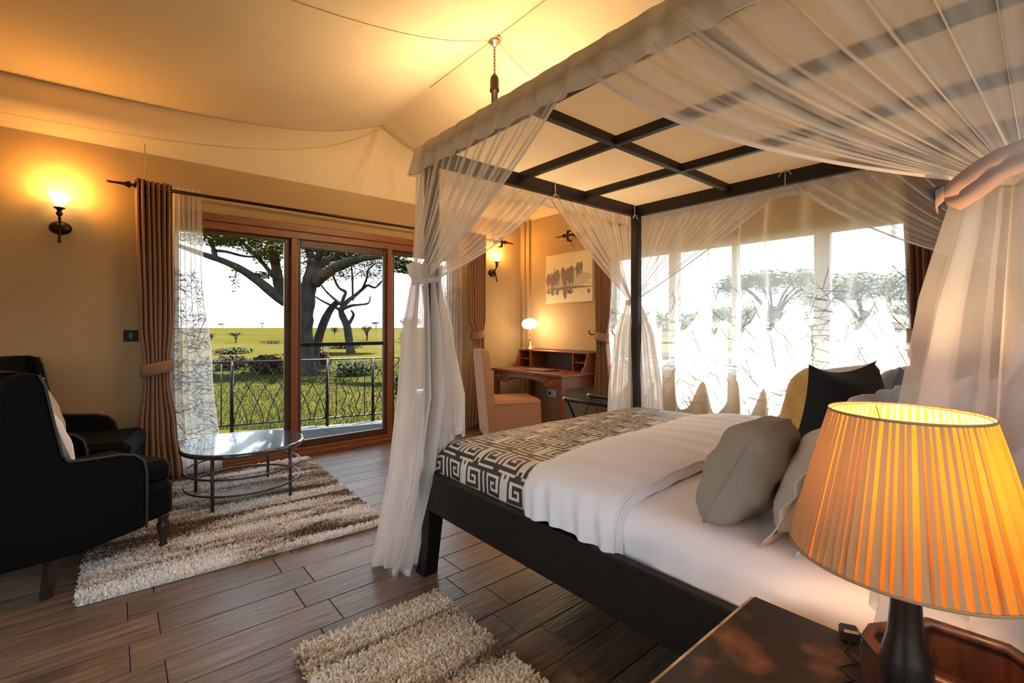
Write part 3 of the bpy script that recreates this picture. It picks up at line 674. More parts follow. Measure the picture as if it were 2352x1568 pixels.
CH = (2.2, 2.80)
T = thing('chandelier', 'bronze chandelier hung on a chain from the tent ridge, mostly hidden behind the bed canopy', 'chandelier', (*CH, 0))
zt_ = zroof(2.2) - .005
b = MB(); b.lathe([(0, 0), (.055, 0), (.060, -.015), (.045, -.035), (.02, -.05), (.012, -.062), (0, -.062)][::-1], (0, 0, zt_), 20); b.make('ceiling_rose', mat('nickel', (.55, .5, .42), .25, .9), T)
k = 0; z = zt_ - .06
while z > 3.165:
    b = MB(); P = []
    for i in range(10):
        th = 2 * PI * i / 10; x = .0075 * math.cos(th); zz = z - .016 + .016 * math.sin(th)
        P.append((x, 0, zz) if k % 2 else (0, x, zz))
    b.tube(P, .0024, 5, closed=True); b.make('link', M['bronze'], T); z -= .0245; k += 1
b = MB(); b.lathe([(0, 3.165), (.018, 3.16), (.030, 3.14), (.034, 3.12), (.034, 3.055), (.037, 3.05), (.037, 3.035), (.024, 3.03), (.022, 2.60), (.045, 2.57), (.055, 2.52), (.03, 2.47), (.02, 2.44), (0, 2.43)][::-1], n=18); b.make('stem', M['bronze'], T)
for k in range(5):
    a = 2 * PI * k / 5 + .3; c_, s_ = math.cos(a), math.sin(a)
    b = MB(); b.tube([(.03 * c_, .03 * s_, 2.50), (.12 * c_, .12 * s_, 2.44), (.22 * c_, .22 * s_, 2.43), (.27 * c_, .27 * s_, 2.48)], .009, 6); b.lathe([(0, 2.47), (.03, 2.48), (.03, 2.49), (.014, 2.50), (0, 2.50)], (.27 * c_, .27 * s_, 0), 12); am = b.make('arm', M['bronze'], T)
    b = MB(); b.lathe([(.02, 2.505), (.045, 2.54), (.058, 2.60)], (.27 * c_, .27 * s_, 0), 16); b.make('glass_shade', M['shadeglass'], am)
    lamp('chandelier_light', (CH[0] + .27 * c_, CH[1] + .27 * s_, 2.64), 4.6, (1, .68, .36), .05)

b = MB(); b.bb(-.045, .045, -.012, 0, -.045, .045, .003); o = b.make('light_switch', M['black']); o.location = (.105, WY, 1.185); tag(o, 'black square wall switch left of the brown door curtain', 'switch')
b = MB(); b.bb(-.012, .012, -.004, 0, -.025, .025, .002); b.make('rocker', M['plastic'], o).location = (0, -.012, 0)
b = MB(); b.bb(-.035, .035, -.012, 0, -.05, .05, .003); o = b.make('light_switch', M['wplastic']); o.location = (3.575, WY, 1.36); tag(o, 'white wall switch right of the second door curtain', 'switch')
b = MB(); b.bb(-.01, 0, -.075, .075, -.045, .045, .003); o = b.make('wall_socket', M['wplastic']); o.location = (WX, 4.20, .42); tag(o, 'white double socket on the wall under the desk', 'socket')
for yy in (-.035, .035): b = MB(); b.bb(-.004, 0, yy - .02, yy + .02, -.02, .02, .002); b.make('outlet', M['plastic'] if yy > 0 else M['wplastic'], o).location = (-.01, 0, 0)

pic = thing('canvas_picture', 'canvas print of a dark buffalo herd reflected in pale water, above the desk', 'picture', (WX - .03, 3.905, 1.855))
PW, PH = .76, .60
b = MB(); b.bb(0, .03, -PW / 2, PW / 2, -PH / 2, PH / 2, .003); b.make('canvas', mat('print_ground', (.62, .52, .34), .8, col2=(.56, .48, .33), scale=3, stretch=(1, 1, 4)), pic)
inks = [mat('print_ink_dark', (.17, .125, .12), .8, col2=(.2, .16, .15), scale=30), mat('print_ink_pale', (.36, .31, .24), .8, col2=(.48, .41, .28), scale=14, stretch=(1, 1, 5)), mat('print_sun', (.50, .33, .18), .8)]
def blob(name, cy, cz, w_, h, m, n=16, jag=.2, d=.0015):
    r = random.Random(int(cy * 999 + cz * 77)); poly = []
    for i in range(n):
        th = 2 * PI * i / n; k = 1 + r.uniform(-jag, jag); poly.append((cy + w_ / 2 * k * math.cos(th), cz + h / 2 * k * math.sin(th)))
    b = MB(); b.prism(poly, 0, -d, 0); return b.make(name, m, pic)
blob('painted_shore', -.03, -.03, .66, .20, inks[1], 24, .12, .0006); blob('painted_bank', 0, -.125, .72, .035, inks[0], 24, .25, .001)
# +y runs to the left in the room, so the herd is given from the left edge
for (fx, fz, w_, h) in ((-.33, .00, .075, .15), (-.26, -.01, .07, .18), (-.21, .015, .08, .16), (-.17, .03, .07, .14), (-.08, .07, .08, .12), (-.05, .00, .08, .19), (.00, .04, .07, .15), (.05, .02, .09, .20), (.06, .09, .08, .08), (.16, .10, .07, .12), (.21, .12, .06, .10)):
    blob('painted_buffalo', -fx, fz, w_, h, inks[0], 14, .22, .0015 + .0003 * (fx + .4) * 8)
    for q in (-.25, .25): b = MB(); b.bb(-.0012, 0, -fx + q * w_ - .006, -fx + q * w_ + .006, fz - h / 2 - .045, fz - h / 2 + .02); b.make('painted_leg', inks[0], pic)
for (fx, fz, w_, h) in ((-.33, -.16, .06, .05), (-.26, -.17, .06, .07), (-.18, -.165, .06, .07), (-.05, -.19, .06, .12), (.05, -.17, .08, .06), (.0, -.165, .05, .05), (.33, -.18, .05, .06)): blob('painted_reflection', -fx, fz, w_, h, inks[0], 12, .25)
blob('painted_sun', .22, .10, .05, .055, inks[2], 16, .03)

# ================================================================== desk corner
DX = 3.56; DY0, DY1 = 3.40, 4.56
desk = thing('writing_desk', 'reddish wooden writing desk with a low hutch in the corner', 'desk', (DX, DY0, 0)); dl = DY1 - DY0; dd = WX - .02 - DX
def part(nm, fn, m='deskwood', par=None, **k): b = MB(); fn(b); return b.make(nm, M[m], par if par is not None else desk, **k)
part('desk_top', lambda b: b.bb(-.02, dd, -.02, dl + .02, .725, .755, .006))
part('apron', lambda b: (b.prism([(.02, .60), (.24, .60), (.30, .655), (.58, .68), (.86, .655), (.92, .60), (dl - .02, .60), (dl - .02, .725), (.02, .725)], 0, .012, .03), b.bb(.02, dd - .02, .015, .033, .60, .725), b.bb(.02, dd - .02, dl - .033, dl - .015, .60, .725), b.bb(dd - .03, dd - .01, .02, dl - .02, .60, .725)))
for y_ in (.13, dl - .13):
    e_ = part('drawer', lambda b: b.bb(.004, .016, y_ - .085, y_ + .085, .615, .712, .003))
    b = MB(); b.ell((-.008, y_, .665), (.014, .013, .013)); b.make('knob', M['brass'], e_)
for x_, y_ in ((.035, .035), (.035, dl - .035), (dd - .035, .035), (dd - .035, dl - .035)):
    part('leg', lambda b: b.prism([(x_ - .028, y_ - .028), (x_ + .028, y_ - .028), (x_ + .028, y_ + .028), (x_ - .028, y_ + .028)], 2, 0, .725))
hx = .32
for y_ in (0.0, dl - .02):
    part('hutch_side', lambda b: b.prism([(hx, .755), (hx + .01, .79), (hx + .05, .82), (hx + .07, .88), (hx + .10, .955), (dd, .965), (dd, .755)], 1, y_, y_ + .02))
part('hutch_top', lambda b: b.bb(hx + .10, dd, -.01, dl + .01, .955, .972, .003)); part('hutch_back', lambda b: b.bb(dd - .015, dd, .02, dl - .02, .755, .98), 'darkin')
for y_ in (.22, dl - .22): part('hutch_divider', lambda b: b.bb(hx + .09, dd - .015, y_ - .008, y_ + .008, .755, .955))
for y_ in ((.02, .212), (dl - .212, dl - .02)): part('hutch_shelf', lambda b: b.bb(hx + .10, dd - .015, y_[0], y_[1], .85, .862))
T = thing('folder', 'dark leather folder lying open on the desk', 'folder', (3.76, 3.92, .755)); b = MB(); b.bb(-.12, .12, -.17, .17, 0, .012, .004); b.make('cover', M['darkin'], T); b = MB(); b.bb(-.11, .11, -.16, .0, .012, .015); b.make('page', M['deskwood'], T)
T = thing('desk_lamp', 'brass desk lamp with a glowing oval glass head on the desk hutch', 'lamp', (4.03, 4.40, .972))
b = MB(); b.lathe([(0, 0), (.062, 0), (.064, .010), (.045, .022), (.028, .06), (.018, .10), (.012, .13), (.016, .14), (.010, .155), (0, .155)], n=20); b.make('base', M['brass'], T)
b = MB(); b.tube([(0, 0, .14), (0, 0, .22), (.0, -.01, .29)], .005, 6); b.make('stem', M['brass'], T)
b = MB(); b.ell((0, -.03, .325), (.095, .105, .068), 20, 12, Matrix.Rotation(-.12, 4, 'X')); b.make('glass_head', M['globe'], T)
lamp('desk_lamp_light', (3.93, 4.20, 1.23), 3.0, (1, .68, .36), .05)

T = thing('slipcovered_chair', 'brown slipcovered dining chair with a tall back facing the desk', 'chair', (3.29, 3.90, 0), -.42)
b = MB(); b.grid(lambda a, t: ((.27 + .02 * (1 - t)) * max(-1, min(1, 1.35 * math.cos(2 * PI * a))), (.245 + .015 * (1 - t)) * max(-1, min(1, 1.35 * math.sin(2 * PI * a))), .10 + .36 * t), 48, 6, True, smooth=False); b.make('skirt', M['chair'], T)
b = MB(); b.box((0, 0, .465), (.545, .50, .07), .028); b.make('seat', M['chair'], T)
b = MB()
def bk(a, t):
    th = 2 * PI * a; q = 1.4
    x = -.245 - .09 * t + (.05 - .012 * t) * max(-1, min(1, q * math.cos(th))); y = (.245 - .01 * t - .05 * max(0, t - .92) * 8) * max(-1, min(1, q * math.sin(th)))
    return (x, y, .12 + .90 * t - .0)
b.grid(bk, 40, 20, True, smooth=True); b.add([bk(i / 40, 1) for i in range(40)], [tuple(range(40))]); b.make('backrest', M['chair'], T)
for x_ in (-.22, .22):
    for y_ in (-.2, .2): b = MB(); b.bb(x_ - .02, x_ + .02, y_ - .02, y_ + .02, 0, .2); b.make('leg', M['legwood'], T)

T = thing('luggage_rack', 'black folding luggage rack with strap top standing beyond the foot of the bed', 'rack', (3.13, 2.69, 0), 0)
for x_, nm in ((0, 'a'), (.34, 'b')):
    b = MB(); b.tube([(x_, -.26, .60), (x_, .26, .60)], .016, 8); b.make('top_rail', M['black'], T)
    for y_ in (-.23, .23):
        b = MB(); b.tube([(x_, y_, .60), (.34 - x_, y_, 0.008)], .013, 6); b.make('leg', M['black'], T)
        b = MB(); b.ell((x_, y_ * 1.17, .605), (.016, .014, .016)); b.make('end_cap', M['cord'], T)
for k in range(5): b = MB(); b.bb(0, .34, -.19 + .08 * k, -.15 + .08 * k, .588, .592); b.make('strap', M['armchair'], T)

# ================================================================== armchairs
def armchair(loc, rz, label):
    T = thing('armchair', label, 'armchair', loc, rz, 'charcoal armchairs')
    b = MB(); b.box((-.10, 0, .29), (.72, .64, .20), .03); b.make('seat_base', M['armchair'], T)
    b = MB(); b.box((.02, 0, .435), (.52, .56, .13), .035); b.make('seat_cushion', M['armchair'], T)
    # outline of a side: tall back wing flowing into a low arm with a rounded front
    side = [(-.50, .21), (-.50, .60), (-.49, .98), (-.46, 1.03), (-.40, 1.055), (-.355, 1.04), (-.335, .99), (-.30, .80), (-.272, .66), (-.25, .625), (-.18, .615), (-.04, .605), (.03, .585), (.07, .545), (.085, .48), (.085, .35), (.083, .19), (-.2, .175)]
    for s_ in (-1, 1):
        b = MB(); b.prism(side, 1, s_ * .29, s_ * .36); o = b.make('arm', M['armchair'], T); md = o.modifiers.new('round', 'BEVEL'); md.width = .014; md.segments = 2; md.limit_method = 'ANGLE'; md.angle_limit = .9
        b = MB(); b.tube([(x, s_ * .361, z) for x, z in side[5:17]], .006, 6); b.make('piping', M['piping'], o)
    b = MB()
    b.grid(lambda a, t: (-.44 + .005 * t + .05 * math.cos(2 * PI * a) - .02 * math.sin(PI * max(0, t)), .31 * max(-1, min(1, 1.5 * math.sin(2 * PI * a))), .22 + (.82 + .02 * math.cos(1.2 * math.sin(2 * PI * a))) * t), 36, 10, True)
    b.add([(-.435 + .05 * math.cos(2 * PI * i / 36), .31 * max(-1, min(1, 1.5 * math.sin(2 * PI * i / 36))), 1.055) for i in range(36)], [tuple(range(36))]); b.make('backrest', M['armchair'], T)
    for s_ in (-1, 1):
        b = MB(); b.lathe([(.017, 0), (.021, .012), (.018, .022), (.022, .032), (.017, .045), (.021, .08), (.030, .125), (.032, .15), (.022, .165), (.027, .172), (.022, .180), (.030, .19), (.030, .205)], (.215, s_ * .285, 0), 18); b.make('front_leg', M['legwood'], T)
        b = MB(); b.grid(lambda a, t: (-.30 + .05 * t + (.018 + .008 * t) * (1, 1, -1, -1)[int(a * 4) % 4] - .02 * t * t, s_ * .285 + (.018 + .008 * t) * (-1, 1, 1, -1)[int(a * 4) % 4], .24 * t), 4, 4, True, smooth=False); b.make('back_leg', M['legwood'], T)
    return T
armchair((-.11, 3.44, 0), math.radians(28.3), 'nearest charcoal armchair with piped arms, its back to the left edge of the picture')
armchair((-.135, 4.31, 0), math.radians(-12), 'farther charcoal armchair in the corner beside the brown door curtain')
# cushions
def pillow_mesh(b, w_, h, th, side=0, n=18, corner=.10, wr=.0, seed=0, M_=None, rnd=0):
    r = random.Random(seed); k = [r.uniform(0, 6) for _ in range(4)]
    def f(sg):
        def g(a, t):
            x, y = 2 * a - 1, 2 * t - 1
            e_ = (1 - abs(x) ** 2.6) * (1 - abs(y) ** 2.6); e_ = max(0, e_)
            pin = 1 - corner * (1 - abs(x * y)) * .5
            X = w_ / 2 * x * (1 - corner * (1 - y * y) * x * x * .6 + 0); Y = h / 2 * y * (1 - corner * (1 - x * x) * y * y * .6)
            Z = th / 2 * e_ ** .55 + wr * e_ ** .5 * (math.sin(7 * x + k[0] + 3 * y) * .5 + math.sin(9 * y - 4 * x + k[1]) * .5)
            q_ = 1 - rnd * abs(x * y) ** 2.5
            return (X * q_, Y * q_, sg * Z)
        return g
    if side >= 0: b.grid(f(1), n, n, False, M_)
    if side <= 0: b.grid(f(-1), n, n, False, M_)
def cushion(name, label, cat, loc, rot, w_, h, th, m, m_back=None, flange=0, group=None, tassels=False, seam=None, corner=.10, wr=.006, seed=0, rnd=0):
    T = thing(name, label, cat, loc, 0, group); T.rotation_euler = rot
    if m_back:
        b = MB(); pillow_mesh(b, w_, h, th, 1, corner=corner, wr=wr, seed=seed); b.make('front', M[m], T); b = MB(); pillow_mesh(b, w_, h, th, -1, corner=corner, wr=wr, seed=seed + 1); b.make('back', M[m_back], T)
    else: b = MB(); pillow_mesh(b, w_, h, th, 0, corner=corner, wr=wr, seed=seed, rnd=rnd); b.make('cover', M[m], T)
    if flange:
        b = MB()
        def fg(a, t):
            th_ = 2 * PI * a; c_, s_ = math.cos(th_), math.sin(th_); q = max(abs(c_), abs(s_)); x, y = c_ / q, s_ / q
            return ((w_ / 2 - .015 + (flange + .015) * t) * x, (h / 2 - .015 + (flange + .015) * t) * y, .006 * t * math.sin(14 * th_ + seed) + .002 * math.sin(31 * th_))
        b.grid(fg, 96, 3, True); b.make('flange', M[m if flange > 0 else m], T, solid=.003)
    if seam:
        b = MB(); P = []
        for i in range(4 * 12):
            sd, t = divmod(i, 12); t = t / 12 * 2 - 1; x, y = ((t, -1), (1, t), (-t, 1), (-1, -t))[sd]
            q_ = 1 - rnd * abs(x * y) ** 2.5; P.append((q_ * w_ / 2 * x * (1 - corner * (1 - y * y) * x * x * .6), q_ * h / 2 * y * (1 - corner * (1 - x * x) * y * y * .6), 0))
        b.tube(P, .003, 5, closed=True); b.make('edge_seam', M[m], T)
    if tassels:
        for sx in (-1, 1):
            for sy in (-1, 1):
                b = MB()
                for q in range(7): b.tube([(sx * w_ / 2 * .98, sy * h / 2 * .98, 0), (sx * (w_ / 2 + .03) + random.uniform(-.012, .012), sy * (h / 2 + .03) + random.uniform(-.012, .012), random.uniform(-.012, .012))], .0035, 4)
                b.make('tassel', M['cord'], T)
    return T
cushion('throw_cushion', 'pale pink cushion with corner tassels propped in the farther armchair', 'cushion', (-.34, 4.22, .70), (math.radians(70), 0, math.radians(78)), .36, .36, .12, 'tan', tassels=True, seed=3)
cushion('throw_cushion', 'white cushion peeking out from the seat of the nearest armchair', 'cushion', (-.27, 3.42, .68), (math.radians(72), 0, math.radians(118)), .34, .34, .12, 'white', seed=4)

# ---- round metal table
T = thing('coffee_table', 'round dark topped coffee table on a thin metal hoop base, on the large rug', 'table', (.74, 3.93, .03))
b = MB(); b.lathe([(0, .345), (.385, .345), (.398, .352), (.402, .365), (.398, .378), (.39, .381), (0, .381)], n=64); o = b.make('table_top', M['tabletop'], T)
for f in o.data.polygons: f.use_smooth = abs(f.normal.z) < .9
for a in (-2.28, -.86, .92, 2.40):
    x_, y_ = .37 * math.cos(a), .37 * math.sin(a); b = MB(); b.tube([(x_, y_, 0), (x_, y_, .35)], .011, 8)
    for z in (.10, .20): b.ell((x_, y_, z), (.015, .015, .012))
    b.make('leg', M['steel'], T)
for z in (.10, .21): b = MB(); b.tube([(.372 * math.cos(2 * PI * i / 48), .372 * math.sin(2 * PI * i / 48), z) for i in range(48)], .0075, 6, closed=True); b.make('hoop', M['steel'], T)

# ---- shaggy rugs
def rug(label, cx, cy, w_, h, rz, cols, n, seed, hgt=.032):
    T = thing('shaggy_rug', label, 'rug', (cx, cy, 0), rz)
    b = MB(); b.bb(-w_ / 2 + .01, w_ / 2 - .01, -h / 2 + .01, h / 2 - .01, 0, .010, .003)
    def pm(nm):
        m = mat(nm, cols[0], .95, spec=.05, sheen=.2); t = m.node_tree; L = t.links.new; p = t.nodes['Principled BSDF']
        tc = t.nodes.new('ShaderNodeTexCoord'); mp = t.nodes.new('ShaderNodeMapping'); mp.inputs['Scale'].default_value = (.9, 5.5, 0); L(tc.outputs['Object'], mp.inputs[0])
        nz = t.nodes.new('ShaderNodeTexNoise'); nz.inputs['Scale'].default_value = 1.15; nz.inputs['Detail'].default_value = 2.5; nz.inputs['Distortion'].default_value = .5; L(mp.outputs[0], nz.inputs[0])
        n2 = t.nodes.new('ShaderNodeTexNoise'); n2.inputs['Scale'].default_value = 60; n2.inputs['Detail'].default_value = 1; L(tc.outputs['Object'], n2.inputs[0])
        ma = t.nodes.new('ShaderNodeMath'); ma.operation = 'MULTIPLY_ADD'; ma.inputs[1].default_value = .30; L(n2.outputs[0], ma.inputs[0])
        m3 = t.nodes.new('ShaderNodeMath'); m3.operation = 'SUBTRACT'; m3.inputs[1].default_value = .15; L(nz.outputs[0], m3.inputs[0]); L(m3.outputs[0], ma.inputs[2])
        r = t.nodes.new('ShaderNodeValToRGB'); r.color_ramp.elements[0].position = .36; r.color_ramp.elements[0].color = (*cols[0], 1); r.color_ramp.elements[1].position = .60; r.color_ramp.elements[1].color = (*cols[2], 1)
        e = r.color_ramp.elements.new(.46); e.color = (*cols[1], 1); r.color_ramp.elements[0].position = .39; r.color_ramp.elements[2].position = .56; L(ma.outputs[0], r.inputs[0]); L(r.outputs[0], p.inputs['Base Color']); return m
    m = pm('rug_pile_%d' % seed); b.make('backing', m, T)
    r = random.Random(seed); b = MB()
    for _ in range(n):
        x, y = r.uniform(-w_ / 2, w_ / 2), r.uniform(-h / 2, h / 2); a = r.uniform(0, 2 * PI); ln = r.uniform(.2, .9) * hgt * .75; hh = hgt * r.uniform(.6, 1.1); rad = r.uniform(.0028, .0048)
        ex = x + ln * math.cos(a); ey = y + ln * math.sin(a)
        P = [(x + rad * math.cos(a + q), y + rad * math.sin(a + q), .006) for q in (0, 2.1, 4.2)]; Q = [(ex + rad * 1.15 * math.cos(a + q), ey + rad * 1.15 * math.sin(a + q), hh) for q in (0, 2.1, 4.2)]
        b.add(P + Q, [(0, 1, 4, 3), (1, 2, 5, 4), (2, 0, 3, 5), (3, 4, 5)], False)
    b.make('pile', m, T, kind='stuff'); return T
rug('large cream and brown shaggy rug under the round table', .635, 3.765, 1.46, 1.90, math.radians(-2.5), ((.13, .075, .05), (.52, .40, .31), (.90, .85, .80)), 46000, 21)
rug('small tan shaggy bedside rug in front of the bed rail', .825, 1.36, .62, 1.08, math.radians(-1), ((.20, .125, .075), (.66, .48, .30), (.86, .73, .57)), 20000, 22, .036)

# ================================================================== the bed
BX0, BX1, BY0, BY1 = 1.20, 3.06, -.04, 2.15
bed = thing('four_poster_bed', 'dark wooden four-poster bed with a gridded canopy frame', 'bed', (BX0, BY0, 0))
def bp(nm, fn, m='bedwood', **k):
    b = MB(); fn(b); b.v = [(x - BX0, y - BY0, z) for x, y, z in b.v]; return b.make(nm, M[m], bed, **k)
P4 = [(1.245, .005), (1.245, 2.105), (3.015, .005), (3.015, 2.105)]
for x, y in P4:
    bp('post', lambda b: b.bb(x - .03, x + .03, y - .03, y + .03, .50, 2.10, .006), 'beam')
    sx = -1 if x < 2 else 1; sy = 1 if y > 1 else -1
    def leg(b):
        R_ = [(.52, .048, 0), (.34, .046, 0), (.26, .040, .0), (.14, .036, .006), (.05, .037, .016), (0, .040, .022)]
        vs = []
        for z, h, o_ in R_: vs += [(x + sx * o_ + i * h, y + sy * o_ * .6 + j * h, z) for i, j in ((-1, -1), (1, -1), (1, 1), (-1, 1))]
        fs = [(k * 4 + i, k * 4 + (i + 1) % 4, k * 4 + 4 + (i + 1) % 4, k * 4 + 4 + i) for k in range(5) for i in range(4)] + [(20, 21, 22, 23), (3, 2, 1, 0)]
        b.add(vs, fs)
    bp('leg', leg)
for x0, x1 in ((1.20, 1.245), (3.015, 3.06)): bp('side_rail', lambda b: b.bb(x0, x1, .03, 2.09, .335, .525, .006))
for y0, y1 in ((-.04, .005), (2.105, 2.15)): bp('end_rail', lambda b: b.bb(1.26, 3.0, y0, y1, .335, .525, .006))
bp('headboard', lambda b: b.bb(1.26, 3.0, -.035, -.005, .53, 1.02, .01))
CZ0, CZ1 = 2.085, 2.165
for x0, x1 in ((1.225, 1.265), (2.995, 3.035)): bp('canopy_beam', lambda b: b.bb(x0, x1, -.02, 2.13, CZ0, CZ1, .003), 'beam')
for y0, y1 in ((-.02, .02), (2.09, 2.13)): bp('canopy_beam', lambda b: b.bb(1.265, 2.995, y0, y1, CZ0, CZ1, .003), 'beam')
for y0 in (.705, 1.405): bp('canopy_bar', lambda b: b.bb(1.265, 2.995, y0 - .017, y0 + .017, 2.122, CZ1, .002), 'beam')
for x0 in (1.84, 2.43): bp('canopy_bar', lambda b: b.bb(x0 - .017, x0 + .017, .02, 2.09, 2.120, CZ1 - .001, .002), 'beam')
bp('slat_base', lambda b: b.bb(1.245, 3.015, .01, 2.10, .36, .40))

# mattress and bedding: a cloth draped over a soft box
MC = (2.13, 1.055); MHX, MHY, MT = .868, 1.030, .655
def fold1(t, half, r):
    s_ = -1 if t < 0 else 1; t = abs(t)
    if t <= half - r: return s_ * t, 0
    if t < half - r + r * PI / 2: th = (t - half + r) / r; return s_ * (half - r + r * math.sin(th)), r * (1 - math.cos(th))
    return s_ * half, r + t - (half - r + r * PI / 2)
def bedpt(a, c, o=0, r=.07):           # a across, c along (flat cloth metres from the mattress centre), o above it
    x, dz = fold1(a, MHX + o, r); y, dz2 = fold1(c, MHY + o, r)
    q = 1 - min(1, abs(a) / MHX) ** 4; z = MT + o + .035 * q * (1 - min(1, abs(c) / MHY) ** 6) - min(.20, (dz ** 1 + dz2))
    return (MC[0] + x, MC[1] + y, max(z, .46))
nz_ = lambda x, y, f: math.sin(f * x + 1.3 * math.sin(f * .6 * y + .4)) * math.sin(f * .83 * y + 1.1 * math.sin(f * .5 * x))
def loc(o, org):
    o.location = org; return o
def rel(b, org): b.v = [(x - org[0], y - org[1], z - org[2]) for x, y, z in b.v]
mo = (MC[0], MC[1], .40)
T = thing('mattress', 'mattress in a tucked white fitted sheet on the four-poster bed', 'mattress', mo)
b = MB(); b.bb(MC[0] - MHX + .01, MC[0] + MHX - .01, MC[1] - MHY + .01, MC[1] + MHY - .01, .40, .60, .03); rel(b, mo); b.make('core', M['white2'], T)
def sheet(a, t):
    A_ = (a * 2 - 1) * (MHX + .14); c = (t * 2 - 1) * (MHY + .14)
    x, y, z = bedpt(A_, c)
    side = max(0, abs(A_) - (MHX - .02)) / .16
    if side > 0 and a < .5:
        x += side * (.013 if c < .25 else .001) * math.sin(19 * c + 2.0 * math.sin(7 * c) + 18 * (z - .5)) + side * (.004 if c < .25 else 0) * math.sin(55 * c)
    return (x, y, z + .0015 * nz_(x, y, 22))
b = MB(); b.grid(sheet, 150, 150); rel(b, mo); b.make('fitted_sheet', M['white2'], T)

# patterned bedspread: interlocking square spirals, two tones
SP = ["#########", "#.......#", "#.#####.#", "#.#...#.#", "#.#.#.#.#", "#.#.###.#", "#.#.....#", "#.#######", "#........"]
def dark(i, j):
    ci, ii = divmod(i, 10); sh = 5 if ci % 2 else 0
    cj, jj = divmod(j + sh, 10)
    if ii == 9 or jj == 9: return (ii == 9 and jj in (3, 4, 5)) or (jj == 9 and ii in (0, 8))
    if ci % 2: ii = 8 - ii
    if cj % 2: jj = 8 - jj
    return SP[jj][ii] == '#'
U = .0148
def wpos(i):  # thick dark lines, thinner light ones
    q, r_ = divmod(i, 2); return U * (2 * q + (1.22 if r_ else 0))
NA = int(2 * (MHX + .15) / U); YS = 1.385
NC = int((MC[1] + MHY + .13 - YS) / U)
b = MB(); mi = []
def spread(i, j):
    a = -(MHX + .15) + wpos(i); c = YS - MC[1] + wpos(j)
    x, y, z = bedpt(a, c, .013, .085)
    side = max(0, abs(a) - MHX) / .15
    if a < 0: x += side * .008 * math.sin(23 * c)
    return (x, y, z + .002 * nz_(x, y, 16))
b.v = [spread(i, j) for j in range(NC + 1) for i in range(NA + 1)]
for j in range(NC):
    for i in range(NA):
        b.f.append((j * (NA + 1) + i, j * (NA + 1) + i + 1, (j + 1) * (NA + 1) + i + 1, (j + 1) * (NA + 1) + i)); b.sm.append(True); mi.append(0 if dark(i, j) else 1)
rel(b, (2.1, 1.8, .66))
o = b.make('patterned_bedspread', [mat('spread_dark', (.030, .026, .026), .55, spec=.6), mat('spread_light', (.64, .56, .46), .75)])
o.data.polygons.foreach_set('material_index', mi); o.location = (2.1, 1.8, .66)
tag(o, 'black and cream bedspread of interlocking square spirals over the foot of the bed', 'bedspread')
# white duvet folded back
def duvet(lo, hi, lift, drop, m_):
    def g(a, t):
        A_ = (a * 2 - 1) * (MHX + drop)
        c = lerp(lo, hi, t) - MC[1] + .12 * (a - .2) * (1 if hi > 1.2 else .4) * t - .06 * a * (1 - t)
        e_ = math.sin(PI * min(1, max(0, t))) ** .28 if 0 < t < 1 else 0
        side = max(0, abs(A_) - (MHX - .01)) / drop
        x, y, z = bedpt(A_, c, .004 + lift * e_, .10)
        if A_ < 0: x -= side * (.004 + .009 * math.sin(40 * c + 3 * math.sin(6 * c) + side) + .006 * math.sin(83 * c + 2 * side))
        else: x += side * .01 * (1 + math.sin(30 * c))
        return (x, y, max(z, .49) + .004 * nz_(x, y, 9) * (1 - side) + .0025 * math.sin(40 * A_ + 6 * c))
    return g
do = (2.13, 1.18, .70)
T = thing('white_duvet', 'plain white duvet folded back across the middle of the bed', 'duvet', do)
b = MB(); b.grid(duvet(.93, 1.42, .052, .185, 0), 190, 90); rel(b, do); b.make('cover', M['white'], T)
b = MB(); P = [duvet(.93, 1.42, .052, .185, 0)(i / 90, .03) for i in range(91)]; b.tube([(x, y, z + .004) for x, y, z in P], .005, 5); rel(b, do); b.make('turned_edge', M['white2'], T)

# ---- pillows
deg = math.radians
def lean(tilt, yaw): return (deg(90 - tilt) * -1 + PI, 0, deg(yaw))      # stands on an edge, front to +y, leaning back
def std(name, label, cat, bx, by, z0, w_, h, th, tilt, yaw, **k):
    yw = deg(yaw); tl = deg(tilt)
    n = Vector((-math.sin(yw) * math.cos(tl), math.cos(yw) * math.cos(tl), math.sin(tl)))       # front normal, tipped up
    up = Vector((math.sin(yw) * math.sin(tl), -math.cos(yw) * math.sin(tl), math.cos(tl)))
    xa = up.cross(n); R_ = Matrix((xa, up, n)).transposed()
    c = Vector((bx, by, z0)) + up * (h / 2)
    T = cushion(name, label, cat, tuple(c), R_.to_euler(), w_, h, th, **k); return T
std('throw_cushion', 'plump grey beige linen cushion leaning at the near side of the bed', 'cushion', 1.455, .70, .665, .34, .355, .19, 27, 2, m='beige', seam=True, seed=5, corner=.06, wr=.012, rnd=.13)
std('bed_pillow', 'pale tan flanged pillow behind the plump linen cushion, close to the bedside lamp', 'pillow', 1.60, .50, .70, .54, .31, .17, 24, 0, m='tan', flange=.035, seed=6, wr=.012)
std('bed_pillow', 'white flanged pillow behind the pale tan pillow, its corner above the lamp shade', 'pillow', 1.60, .40, .72, .56, .335, .16, 14, -3, m='white', flange=.04, seed=7, wr=.010)
std('throw_cushion', 'black and mustard velvet cushion standing in the middle of the pillows', 'cushion', 2.19, .66, .69, .47, .44, .28, 14, -13, m='mustard', m_back='velvet', seed=8, corner=.32, wr=.006)
std('throw_cushion', 'dark grey velvet cushion at the far side of the bed behind the black one', 'cushion', 2.76, .60, .69, .44, .42, .18, 20, 0, m='greyc', seed=9, corner=.22)
std('bed_pillow', 'far white flanged pillow beside the window voile', 'pillow', 2.66, .40, .70, .62, .38, .18, 26, 0, m='white', flange=.035, seed=10, wr=.01)
